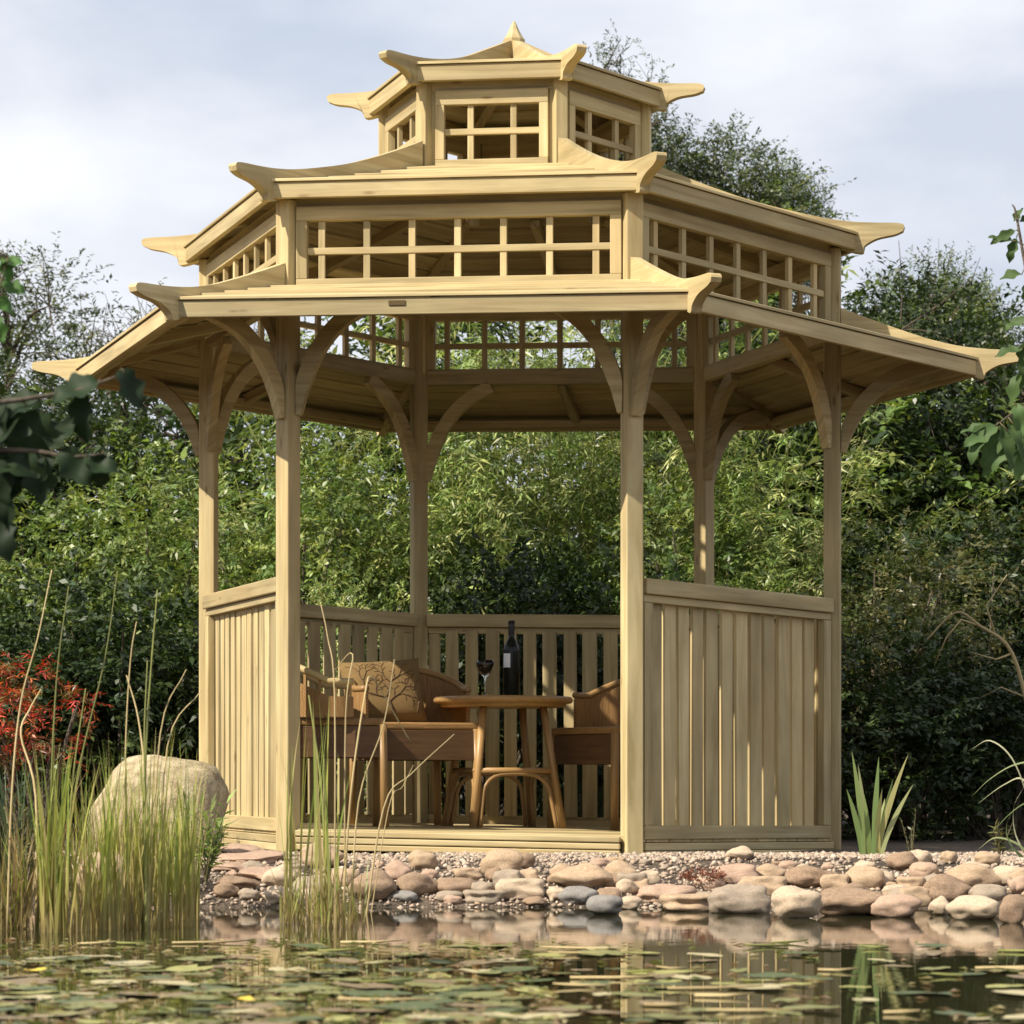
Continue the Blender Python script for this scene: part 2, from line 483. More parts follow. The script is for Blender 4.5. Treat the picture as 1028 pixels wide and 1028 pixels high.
# balustrades
for k in (0, 1, 2, 3, 5):
    S = SIDES[k]; mb = MB(); rnd = random.Random(40 + k)
    u = -0.535
    while u < 0.50:
        w = rnd.uniform(0.056, 0.067) + .007 * (k == 5); g = rnd.uniform(0.023, 0.036) - .008 * (k == 5)
        a, b = u, min(u + w, 0.540); tw = rnd.uniform(-0.004, 0.004); ln = rnd.uniform(-0.003, 0.003)
        dd = rnd.uniform(-0.002, 0.002)
        if b - a > 0.02:
            mb.hexa([S.p(a, 1.108 + dd + tw, 0.048), S.p(b, 1.108 + dd - tw, 0.048), S.p(b, 1.124 + dd - tw, 0.048), S.p(a, 1.124 + dd + tw, 0.048),
                     S.p(a + ln, 1.108 + dd, 0.885), S.p(b + ln, 1.108 + dd, 0.885), S.p(b + ln, 1.124 + dd, 0.885), S.p(a + ln, 1.124 + dd, 0.885)], UP, var=rnd.uniform(0.72, 1.18))
        u = b + g
    bal = gb(mb, "balustrade", bevel=0.0015)
    mb = MB(); mb.bar(S.p(-0.608, 1.128, 0.930), S.p(0.608, 1.128, 0.930), 0.058, 0.072, UP); gb(mb, "top_rail", bal, 0.005)
    mb = MB(); mb.bar(S.p(-0.606, 1.134, 0.886), S.p(0.606, 1.134, 0.886), 0.028, 0.030, UP); gb(mb, "sub_rail", bal)
    mb = MB(); mb.bar(S.p(-0.606, 1.137, 0.026), S.p(0.606, 1.137, 0.026), 0.050, 0.030, UP); gb(mb, "bottom_rail", bal)
    for s in (-1, 1):
        mb = MB(); mb.bar(S.p(s * 0.580, 1.1365, 0.0525), S.p(s * 0.580, 1.1365, 0.8705), 0.050, 0.030, S.t); gb(mb, "stile", bal)

# roof tiers: (eave r, eave underside z, inner r, inner z, boards)
TIERS = [(1.880, 1.848, 1.330, 2.036, 5), (1.405, 2.357, 0.560, 2.622, 6), (0.615, 2.952, 0.030, 3.135, 4)]
FASH = [0.060, 0.058, 0.062]
for ti, (re, ze, ri, zi, nb) in enumerate(TIERS):
    zt = ze + FASH[ti]
    for S in SIDES:
        mb = MB()
        de, di = re * C30 + 0.009, ri * C30
        for j in range(nb):
            d0 = de + (di - de) * j / nb; d1 = de + (di - de) * (j + 1) / nb - 0.025 * (j < nb - 1); z_over = 0.025 * (zi - zt) / (de - di) * (j < nb - 1)
            ex_ = (1.0, 1.2, 1.0)[ti]
            z0 = zt + (zi - zt) * (j / nb) ** ex_ + 0.002; z1 = zt + (zi - zt) * ((j + 1) / nb) ** ex_ + 0.002
            th = 0.011
            l0, l1 = d0 * T30 - 0.004, d1 * T30 - 0.004
            # lower edge lifted over the board below
            mb.hexa([S.p(-l0, d0, z0 + 0.004 * (j > 0)), S.p(l0, d0, z0 + 0.004 * (j > 0)), S.p(l1, d1, z1 + z_over - 0.006), S.p(-l1, d1, z1 + z_over - 0.006),
                     S.p(-l0, d0, z0 + th + 0.004 * (j > 0)), S.p(l0, d0, z0 + th + 0.004 * (j > 0)), S.p(l1, d1, z1 + z_over + th - 0.006), S.p(-l1, d1, z1 + z_over + th - 0.006)], S.t)
        rp_ = gb(mb, "roof_panel", bevel=0.0015)
        mb = MB(); df = re * C30 - 0.010
        zc = ze + FASH[ti] / 2
        l = df * T30
        mb.hexa([S.p(-l, df - 0.011, ze), S.p(l, df - 0.011, ze), S.p(l + 0.006, df + 0.011, ze), S.p(-l - 0.006, df + 0.011, ze),
                 S.p(-l, df - 0.011, zt), S.p(l, df - 0.011, zt), S.p(l + 0.006, df + 0.011, zt), S.p(-l - 0.006, df + 0.011, zt)], S.t)
        gb(mb, "fascia", rp_)
        if ti < 2:
            mb = MB()
            pa, pb = S.p(0, df - 0.012, zt - 0.022), S.p(0, di + 0.0, zi - 0.030)
            mb.bar(pa, pb, 0.038, 0.040, S.t); gb(mb, "rafter", rp_)
        if ti == 0:
            mb = MB(); dd = re * C30 - 0.045
            mb.bar(S.p(-dd * T30 + 0.03, dd, ze + 0.030), S.p(dd * T30 - 0.03, dd, ze + 0.030), 0.034, 0.040, UP); gb(mb, "eave_batten", rp_)

# hip horns: top edge and lower edge of the curved plates (radius, height)
HORNS = [
    ([(1.335, 2.125), (1.44, 2.084), (1.53, 2.050), (1.62, 2.018), (1.70, 1.992), (1.80, 1.968), (1.90, 1.955), (1.98, 1.950), (2.040, 1.948), (2.066, 1.943), (2.074, 1.930)],
     [(1.335, 2.010), (1.45, 1.985), (1.56, 1.955), (1.66, 1.925), (1.76, 1.890), (1.85, 1.850), (1.894, 1.834), (1.910, 1.862), (1.960, 1.889), (2.030, 1.902), (2.068, 1.914)]),
    ([(0.575, 2.722), (0.70, 2.668), (0.85, 2.608), (1.00, 2.556), (1.15, 2.515), (1.28, 2.485), (1.38, 2.470), (1.47, 2.464), (1.545, 2.462), (1.580, 2.457), (1.588, 2.445)],
     [(0.575, 2.600), (0.70, 2.565), (0.85, 2.520), (1.00, 2.480), (1.15, 2.435), (1.30, 2.375), (1.415, 2.343), (1.430, 2.372), (1.480, 2.400), (1.548, 2.414), (1.582, 2.428)]),
    ([(0.024, 3.240), (0.10, 3.205), (0.20, 3.160), (0.31, 3.112), (0.42, 3.078), (0.52, 3.058), (0.61, 3.047), (0.69, 3.043), (0.750, 3.042), (0.778, 3.037), (0.786, 3.026)],
     [(0.024, 3.120), (0.10, 3.095), (0.20, 3.065), (0.31, 3.030), (0.42, 2.995), (0.52, 2.962), (0.618, 2.938), (0.632, 2.965), (0.680, 2.988), (0.745, 2.998), (0.780, 3.010)]),
]
for top, bot in HORNS:
    n = len(top) - 1
    tt = catmull(top, 4); bb = catmull(bot, 4)
    for v in range(6):
        mb = MB(); mb.strip(tt, bb, (0, 0, 0), rad_dir(60 * v), UP, 0.040)
        gb(mb, "hip_horn", bevel=0.003)

# clerestory and lantern windows
def lattice(S, d, half, z0, z1, zm, bars, bw, hd0, hd1, stile, name="window"):
    mb = MB()
    for u in bars: mb.bar(S.p(u, d, z0), S.p(u, d, z1), bw, 0.018, S.t)
    mb.bar(S.p(-half, d + 0.003, zm), S.p(half, d + 0.003, zm), bw, 0.020, UP)
    w = gb(mb, name, bevel=0.0015)
    mb = MB()
    mb.bar(S.p(-half - stile, d + 0.004, (hd0 + hd1) / 2), S.p(half + stile, d + 0.004, (hd0 + hd1) / 2), hd1 - hd0, 0.034, UP)
    mb.bar(S.p(-half - stile, d + 0.004, z0 - 0.021), S.p(half + stile, d + 0.004, z0 - 0.021), 0.042, 0.034, UP)
    for s in (-1, 1):
        mb.bar(S.p(s * (half + stile / 2), d + 0.004, z0), S.p(s * (half + stile / 2), d + 0.004, hd0), stile, 0.034, S.t)
    gb(mb, "frame", w)
    mb = MB()                                   # frieze under the eave
    mb.bar(S.p(-half - stile - 0.03, d - 0.010, hd1 + 0.022), S.p(half + stile + 0.03, d - 0.010, hd1 + 0.022), 0.044, 0.030, UP)
    for s in (-1, 1):                           # set-back jamb beside the frame
        mb.bar(S.p(s * (half + stile + 0.016), d - 0.010, z0 - 0.02), S.p(s * (half + stile + 0.016), d - 0.010, hd1), 0.030, 0.030, S.t)
    gb(mb, "surround", w)
for S in SIDES:
    lattice(S, 1.126, 0.572, 2.068, 2.285, 2.172, [0.1727 * i for i in range(-3, 4)], 0.025, 2.285, 2.338, 0.042)
for S in SIDES:
    lattice(S, 0.462, 0.190, 2.652, 2.868, 2.762, [-0.086, 0.086], 0.024, 2.868, 2.925, 0.036)
for v in range(6):
    mb = MB(); r = rad_dir(60 * v)
    mb.bar(r * 0.540 + UP * 2.58, r * 0.540 + UP * 3.0, 0.050, 0.050, r); gb(mb, "lantern_post", bevel=0.003)
# finial
mb = MB()
prof = [(0.0, 3.165), (0.044, 3.168), (0.046, 3.245), (0.034, 3.262), (0.022, 3.284), (0.013, 3.305), (0.004, 3.322), (0.0, 3.324)]
mb.lathe(prof, 8); o = gb(mb, "finial", bevel=0)
for p in o.data.polygons: p.use_smooth = False
# small maker's plate without lettering on the front fascia
mb = MB(); S = SIDES[4]; mb.bar(S.p(-0.145, 1.6315, 1.888), S.p(-0.085, 1.6315, 1.888), 0.017, 0.004, UP)
gb(mb, "name_plate", mat=plain("bronze_plate", (0.11, 0.075, 0.03), 0.4, Metallic=0.6), bevel=0)

def floor_z(x): return DZ + SHEAR * x + 0.0005

# ------------------------------------------------------------------ furniture
tx, ty = -0.045, 0.20
tbl = empty("cane_table", (tx, ty, floor_z(tx)))
tag(tbl, "round cane side table with arched stretchers holding bottle and glass", "table")
mb = MB(); mb.lathe([(0.0, 0.500), (0.255, 0.500), (0.262, 0.505), (0.262, 0.515), (0.283, 0.516), (0.291, 0.523), (0.291, 0.535), (0.284, 0.542), (0.0, 0.542)], 40)
mb.build("tabletop", M['cane'], tbl)
la = [154, 244, 334, 64]; foot = []
for a in la:
    d = rad_dir(a); p0 = d * 0.275; p1 = d * 0.185 + UP * 0.502
    mb = MB(); mb.tube([p0, p0.lerp(p1, 0.5), p1], [0.0155, 0.0165, 0.0165], 10); mb.build("leg", M['cane'], tbl); foot.append((p0, p1))
for i in range(4):
    (a0, a1), (b0, b1) = foot[i], foot[(i + 1) % 4]
    mb = MB(); mb.tube([a0.lerp(a1, .47), b0.lerp(b1, .47)], 0.0125, 10); mb.build("stretcher", M['cane'], tbl)
    e_ = (b0 - a0).normalized(); w_ = (b0 - a0).length
    pts = [a0 + e_ * 0.028, a0.lerp(a1, .2) + e_ * 0.030, a0.lerp(a1, .34) + e_ * 0.036, a0.lerp(a1, .42) + e_ * 0.075, a0.lerp(a1, .44) + e_ * 0.13,
           b0.lerp(b1, .44) - e_ * 0.13, b0.lerp(b1, .42) - e_ * 0.075, b0.lerp(b1, .34) - e_ * 0.036, b0.lerp(b1, .2) - e_ * 0.030, b0 - e_ * 0.028]
    mb = MB(); mb.tube(catmull(pts, 3), 0.009, 8); mb.build("arch", M['cane'], tbl)
TZ = floor_z(tx) + 0.5425
# bottle
bt = empty("wine_bottle", (tx + 0.035, ty - 0.02, TZ)); bt.scale = (.88, .88, .94)
tag(bt, "tall dark wine bottle with a white label standing on the cane table", "bottle")
mb = MB(); mb.lathe([(0, 0.0), (0.037, 0.0), (0.040, 0.006), (0.0405, 0.20), (0.038, 0.222), (0.026, 0.245), (0.016, 0.262), (0.0145, 0.275), (0.0145, 0.325), (0.0165, 0.327), (0.0165, 0.338), (0.0, 0.339)], 24)
mb.build("glass_body", plain("dark_bottle_glass", (0.006, 0.008, 0.005), 0.22, Specular_IOR_Level=0.25), bt)
mb = MB(); mb.lathe([(0.0150, 0.282), (0.0153, 0.283), (0.0153, 0.324)], 24); mb.build("capsule", plain("black_foil", (0.012, 0.01, 0.012), 0.35), bt)
mb = MB()
n = 10
vv = [Vector((0.0413 * math.cos(R(a)), 0.0413 * math.sin(R(a)), z)) for z in (0.13, 0.192) for a in np.linspace(205, 262, n)]
mb._add(vv, [(i, i + 1, n + i + 1, n + i) for i in range(n - 1)], Vector((1, 0, 0)), Vector((0, 1, 0)), UP, True, 1.0)
mb.build("paper_label", plain("white_paper", (0.72, 0.74, 0.76), 0.6), bt)
# wine glass
gl = empty("wine_glass", (tx - 0.075, ty - 0.03, TZ)); gl.scale = (.85, .85, .92)
tag(gl, "stemmed glass of dark red wine standing beside the bottle", "wine glass")
glass = plain("clear_glass", (0.9, 0.93, 0.92), 0.03, Transmission_Weight=1.0, IOR=1.45)
mb = MB(); mb.lathe([(0, 0.0), (0.033, 0.001), (0.031, 0.004), (0.006, 0.010), (0.0045, 0.03), (0.0045, 0.085), (0.012, 0.093), (0.034, 0.115), (0.043, 0.14), (0.045, 0.165), (0.043, 0.165), (0.041, 0.14), (0.032, 0.117), (0.0, 0.097)], 24)
mb.build("bowl_and_stem", glass, gl)
mb = MB(); mb.lathe([(0, 0.0985), (0.0315, 0.119), (0.0405, 0.141), (0.0422, 0.158), (0, 0.158)], 24); mb.build("wine", plain("red_wine", (0.02, 0.003, 0.004), 0.1), gl)

def chair(x, y, face, label, slot=0.014, group="cane tub chairs inside the pavilion"):
    """low cane tub chair; front looks along -y before turning"""
    c = empty("tub_chair", (x, y, floor_z(x)), R(face + 90))
    tag(c, label, "chair", group)
    mb = MB(); mb.hexa([(-.225, -.215, .395), (.225, -.215, .395), (.20, .20, .395), (-.20, .20, .395), (-.225, -.215, .425), (.225, -.215, .425), (.20, .20, .425), (-.20, .20, .425)], (1, 0, 0))
    mb.build("seat", M['wicker'], c, bevel=0.008)
    mb = MB()
    for a, b in (((-.212, -.208), (.212, -.208)), ((.215, -.198), (.190, .185)), ((.178, .190), (-.178, .190)), ((-.190, .185), (-.215, -.198))):
        mb.bar((a[0], a[1], .332), (b[0], b[1], .332), 0.122, 0.016, UP)
    mb.build("apron", M['apron'], c, bevel=0.002)
    for sx, sy in ((-1, -1), (1, -1), (-1, 1), (1, 1)):
        mb = MB(); q = Vector((.212 * sx if sy < 0 else .185 * sx, .205 * sy if sy < 0 else .185 * sy, 0))
        mb.tube([q * 1.05, q * 1.02 + UP * .2, q + UP * .40], [.017, .0175, .0185], 10); mb.build("leg", M['cane'], c)
    # curved back: arc from one arm to the other
    n = 28; ang = np.linspace(-25, 205, n)
    def rail(a, k):                             # height falls towards the arms
        f = max(0.0, math.sin(R(max(0, min(180, a)))))
        return 0.565 + 0.10 * f + k
    mb = MB()
    top = []; vv = []; fs = []
    for a in ang:
        ca, sa = math.cos(R(a)), math.sin(R(a))
        for rr, zz in ((0.232, 0.428), (0.232, rail(a, -slot)), (0.246, rail(a, -slot)), (0.246, 0.428)):
            vv.append(Vector((ca * rr * 1.02, sa * rr * 0.90, zz)))
    for i in range(n - 1):
        for k in range(4): fs.append((i * 4 + k, i * 4 + (k + 1) % 4, (i + 1) * 4 + (k + 1) % 4, (i + 1) * 4 + k))
    fs += [(3, 2, 1, 0), tuple((n - 1) * 4 + k for k in range(4))]
    uvs = [(vv[i].z, ang[i // 4] / 57.3 * 0.24) for i in range(len(vv))]
    mb._add(vv, fs, None, None, None, False, 1.0, uvs); mb.build("backrest", M['wicker'], c)
    mb = MB(); mb.tube([(math.cos(R(a)) * .244, math.sin(R(a)) * .215, rail(a, 0)) for a in ang], 0.014, 10)
    tr = mb.build("top_rail", M['straw'] if slot > .03 else M['cane'], c)  # slotted chair's rail gets a paler material, sunlight put into its colour
    mb = MB()
    for a in np.linspace(-22, 202, 15):
        ca, sa = math.cos(R(a)), math.sin(R(a)); mb.bar((ca * .242, sa * .213, rail(a, -slot - .002)), (ca * .242, sa * .213, rail(a, -.008)), .010, .010, (ca, sa, 0))
    mb.build("spindles", M['cane'], tr)
    return c
chair(-0.43, 0.14, -68, "brown cane tub chair behind the reeds with a tree-printed cushion propped on it")
chair(-0.735, -0.41, 5, "cane tub chair beside the left front post, its slotted arm coloured pale as if sunlit", 0.058)
chair(0.46, 0.26, 215, "cane tub chair half hidden behind the right front post of the pavilion")

# cushion with a branching print
def cushion_point(u, v, s=1.0):                 # u,v in -1..1
    e_ = max(0.0, (1 - abs(u) ** 4)) ** 0.5 * max(0.0, (1 - abs(v) ** 4)) ** 0.5
    k = 0.955 + 0.045 * (u * u * v * v)
    return Vector((u * 0.172 * k, -s * 0.052 * e_, v * 0.140 * k))
cu = empty("printed_cushion", (-0.545, 0.175, floor_z(-.5) + 0.555), R(14))
cu.rotation_euler = (R(-16), R(-4), R(16))
tag(cu, "ochre square cushion printed with a bare branching tree, propped on a chair", "cushion")
n = 18; vv, fs = [], []
for s in (1, -1):
    for j in range(n):
        for i in range(n): vv.append(cushion_point(-1 + 2 * i / (n - 1), -1 + 2 * j / (n - 1), s))
for s in range(2):
    for j in range(n - 1):
        for i in range(n - 1):
            a = s * n * n + j * n + i; q = (a, a + 1, a + n + 1, a + n); fs.append(q if s == 0 else q[::-1])
mb = MB(); mb._add(vv, fs, Vector((1, 0, 0)), Vector((0, 1, 0)), UP, True, 1.0)
mb.build("cover", wood_mat("ochre_cloth", (0.165, 0.105, 0.040), (0.23, 0.15, 0.058), gx=200, gy=200, rough=0.9, knots=False, bump=0.1), cu)
mb = MB(); rb = random.Random(5)
def branch(u, v, a, l, w, dep):
    pts = [(u, v)]
    for k in range(4):
        a += rb.uniform(-.25, .25); u += math.cos(a) * l / 4; v += math.sin(a) * l / 4; pts.append((u, v))
    pts = [p for p in pts if abs(p[0]) < .93 and abs(p[1]) < .93]
    if len(pts) > 1: mb.tube([cushion_point(p[0], p[1]) * 1.0 + Vector((0, -0.0005, 0)) for p in pts], w, 5, 1.0)
    if dep > 0 and len(pts) > 3:
        for sgn in (-1, 1): branch(u, v, a + sgn * rb.uniform(.35, .75), l * rb.uniform(.62, .8), w * .68, dep - 1)
        if rb.random() < .6: branch(pts[2][0], pts[2][1], a + rb.choice((-1, 1)) * .9, l * .6, w * .6, dep - 2)
branch(0.12, -0.93, 1.5, 0.66, 0.006, 5); branch(-.62, -.93, 1.75, .5, .004, 4); branch(.7, -.93, 1.45, .5, .004, 4)
mb.build("tree_print", plain("brown_print", (0.095, 0.055, 0.024), 0.9), cu)

# ------------------------------------------------------------------ foliage generators
def unit(a): return a / np.maximum(np.linalg.norm(a, axis=-1, keepdims=True), 1e-9)
def leaf_quads(pos, dirn, nrm, Ln, Wd, fold=0.18):
    dirn = unit(dirn); side = unit(np.cross(dirn, nrm)); nr = np.cross(side, dirn)
    Ln, Wd = Ln[:, None], Wd[:, None]
    tip = pos + dirn * Ln - nr * Ln * 0.10
    mid = pos + dirn * Ln * 0.42
    a = mid + side * Wd * .5 + nr * Wd * fold; b = mid - side * Wd * .5 + nr * Wd * fold
    return np.stack([pos, a, tip, b], 1)        # n,4,3
def quads_mesh(name, Q, tint):
    n = len(Q)
    me = bpy.data.meshes.new(name)
    me.vertices.add(n * 4); me.vertices.foreach_set("co", Q.reshape(-1).astype(np.float32))
    me.loops.add(n * 4); me.loops.foreach_set("vertex_index", np.arange(n * 4, dtype=np.int32))
    me.polygons.add(n); me.polygons.foreach_set("loop_start", np.arange(0, n * 4, 4, dtype=np.int32))
    try: me.polygons.foreach_set("loop_total", np.full(n, 4, dtype=np.int32))
    except Exception: pass
    me.update(calc_edges=True)
    at_ = me.attributes.new("tint", 'FLOAT_COLOR', 'POINT')
    c = np.ones((n, 4, 4), np.float32); c[:, :, :3] = tint[:, None, :]
    at_.data.foreach_set("color", c.reshape(-1))
    return me
def rand_dirs(rng, n): return unit(rng.normal(size=(n, 3)))
def sprays(rng, o, t, l, m, Ll, Lw, tint, droop=0.25, jit=0.35, tvar=0.25):
    """o,t: n,3; m leaves alternating along each twig"""
    n = len(o); s = (np.arange(m) + 0.6) / m
    upv = np.array([0, 0, 1.0])
    p = o[:, None, :] + t[:, None, :] * (l[:, None] * s)[:, :, None] - upv * (droop * l[:, None] * s ** 2)[:, :, None]
    lat = unit(np.cross(t, upv + rng.normal(size=(n, 3)) * .3))
    sg = np.where(np.arange(m) % 2 == 0, 1, -1)
    d = t[:, None, :] * 0.55 + lat[:, None, :] * sg[None, :, None] * 0.75 + rng.normal(size=(n, m, 3)) * jit - upv * droop * .8
    nr = upv * 0.8 + t[:, None, :] * .4 + rng.normal(size=(n, m, 3)) * 0.45
    k = n * m
    LL = Ll * rng.uniform(.65, 1.25, k); LW = Lw * rng.uniform(.7, 1.2, k)
    q = leaf_quads(p.reshape(k, 3), d.reshape(k, 3), nr.reshape(k, 3), LL, LW)
    tt = np.repeat(tint, m, 0) * rng.uniform(1 - tvar, 1 + tvar, (k, 1))
    return q, tt
def pick_tint(rng, n, cols, w=None):
    c = np.array(cols)[rng.choice(len(cols), n, p=w)]
    return c * rng.uniform(.75, 1.3, (n, 1))
def lobes_for(rng, rx, ry, h0, h1, n, rl):
    out = []
    for i in range(n):
        a = rng.uniform(0, 2 * np.pi); f = rng.uniform(0.1, 1) ** .5; zt = rng.uniform(0, 1)
        sh = math.sin(math.pi * (0.18 + 0.72 * zt)) ** .7
        out.append((np.array([math.cos(a) * rx * f * sh, math.sin(a) * ry * f * sh, h0 + (h1 - h0) * zt]), rl * rng.uniform(.65, 1.25)))
    return out
def lobe_sprays(rng, lobes, per, l, m, Ll, Lw, cols, droop=.25, shell=.55, up=.35):
    Q, T = [], []
    for c, r in lobes:
        n = max(6, int(per * (r / 0.3) ** 2))
        u = rand_dirs(rng, n)
        o = c + u * r * rng.uniform(shell, 1.0, (n, 1)) * np.array([1, 1, .85])
        t = unit(u + np.array([0, 0, up]) + rng.normal(size=(n, 3)) * .4)
        lt = rng.uniform(.6, 1.35)
        q, tt = sprays(rng, o, t, l * rng.uniform(.6, 1.3, n), m, Ll, Lw, pick_tint(rng, n, cols) * lt, droop)
        Q.append(q); T.append(tt)
    return np.concatenate(Q), np.concatenate(T)
def stems_to(lobes, base_r, mbx, rng, zfork=0.1, n=5):
    for c, r in lobes:
        c = Vector(c); b = Vector((c.x * .15, c.y * .15, -0.05)); m1 = Vector((c.x * .5, c.y * .5, c.z * .55))
        mbx.tube(catmull([b, m1, c], 3), list(np.linspace(base_r, base_r * .3, 7)), n, 1.0, False)

DARK = [(0.024, 0.040, 0.011), (0.034, 0.054, 0.015), (0.048, 0.068, 0.020), (0.026, 0.046, 0.016)]  # dark green leaves, deepened further to paint in the hedge's deep shadow
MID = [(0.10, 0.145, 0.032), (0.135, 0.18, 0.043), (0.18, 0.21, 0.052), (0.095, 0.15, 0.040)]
LIME = [(0.215, 0.285, 0.085), (0.29, 0.345, 0.11), (0.35, 0.365, 0.14), (0.15, 0.22, 0.06)]
OLIVE = [(0.115, 0.118, 0.040), (0.15, 0.138, 0.052), (0.085, 0.10, 0.032), (0.065, 0.088, 0.028)]  # olive leaves, toned down so the colour carries the right side's shadow
GREY = [(0.11, 0.13, 0.05), (0.085, 0.11, 0.042), (0.135, 0.145, 0.06), (0.065, 0.088, 0.032)]

def make_bush(seed, rx, ry, h, cols, Ll=.045, Lw=.02, per=62, nl=15, rl=.3, mat='leaf', droop=.25):
    rng = np.random.default_rng(seed)
    lb = lobes_for(rng, rx, ry, rl * .6, h - rl * .7, nl, rl)
    Q, T = lobe_sprays(rng, lb, per, .17, 11, Ll, Lw, cols, droop)
    me = quads_mesh("foliage", Q, T); me.materials.append(M[mat])
    mb = MB(); stems_to(lb, .014, mb, rng)
    st = mb.build("stems", M['bark'], None); sm = st.data; bpy.data.objects.remove(st)
    return me, sm
def make_bamboo(seed, rad, h, cols, nc=56, Ll=.062, Lw=.0105):
    rng = np.random.default_rng(seed); Q, T = [], []; mb = MB()
    for i in range(nc):
        a = rng.uniform(0, 6.28); b = np.array([math.cos(a), math.sin(a), 0]) * rad * .45 * rng.uniform(0, 1); lean = rng.uniform(.15, 1.0) * rad
        d = np.array([math.cos(a + rng.normal() * .4), math.sin(a + rng.normal() * .4), 0]); hh = h * rng.uniform(.55, 1.05)
        s = np.linspace(0, 1, 9); pts = b + d * (lean * s ** 2.2)[:, None] + np.array([0, 0, 1]) * (hh * (s - .12 * s ** 4))[:, None]
        mb.tube([Vector(p) for p in pts], list(np.linspace(.006, .002, 9)), 4, 1.0, False)
        n = 27; u = rng.uniform(.18, 1.0, n); o = np.stack([np.interp(u, s, pts[:, k]) for k in range(3)], 1)
        t = unit(np.concatenate([rng.normal(size=(n, 2)), rng.uniform(-.1, .9, (n, 1))], 1) + d * .3)
        q, tt = sprays(rng, o, t, rng.uniform(.12, .32, n), 13, Ll, Lw, pick_tint(rng, n, cols) * rng.uniform(.65, 1.35), .55, .3)
        Q.append(q); T.append(tt)
    me = quads_mesh("foliage", np.concatenate(Q), np.concatenate(T)); me.materials.append(M['leaf'])
    st = mb.build("culms", M['greenstem'], None); sm = st.data; bpy.data.objects.remove(st)
    return me, sm
def make_tree(seed, h, crown_h, rx, cols, nl=26, rl=.34, per=42, Ll=.05, Lw=.022, twig=.26, tr=.06, m=10, bare=30):
    rng = np.random.default_rng(seed)
    lb = lobes_for(rng, rx, rx, h - crown_h + rl, h - rl * .8, nl, rl)
    Q, T = lobe_sprays(rng, lb, per, twig, m, Ll, Lw, cols, .2, .35)
    mb = MB(); rd = random.Random(seed)
    top = Vector((rng.normal() * .1, rng.normal() * .1, h * .86))
    tp = catmull([Vector((0, 0, -.1)), Vector((.05, .03, h * .35)), Vector((-.03, .02, h * .6)), top], 4)
    mb.tube(tp, list(np.linspace(tr, tr * .2, len(tp))), 8, 1.0, False)
    for c, r in lb:
        c = Vector(c); z0 = max(h * .15, min(c.z - .35, h * .8)); b = Vector(tp[min(len(tp) - 1, int(z0 / (h * .86) * (len(tp) - 1)))])
        mid = b.lerp(c, .5) + Vector((0, 0, .12))
        mb.tube(catmull([b, mid, c], 3), list(np.linspace(tr * .35, tr * .08, 7)), 5, 1.0, False)
        for k in range(bare // 6):                # thin twigs running out of the clump
            d = Vector(unit(rng.normal(size=3) + np.array([0, 0, .5])))
            e_ = c + d * r * rd.uniform(1.0, 1.45)
            mb.tube([c, c.lerp(e_, .5) + Vector(rng.normal(size=3) * .03), e_], [tr * .09, tr * .06, tr * .025], 4, 1.0, False)
    me = quads_mesh("crown", Q, T); me.materials.append(M['leaf'])
    st = mb.build("trunk", M['bark'], None); sm = st.data; bpy.data.objects.remove(st)
    return me, sm

def plant(name, meshes, x, y, rz, sc, label, cat, group=None, names=("foliage", "stems"), z=None):
    r = empty(name, (x, y, gz(x, y) if z is None else z), rz)
    r.scale = sc if hasattr(sc, '__len__') else (sc, sc, sc)
    for nm, me in zip(names, meshes): link_mesh(nm, me, None, r)
    return tag(r, label, cat, group)

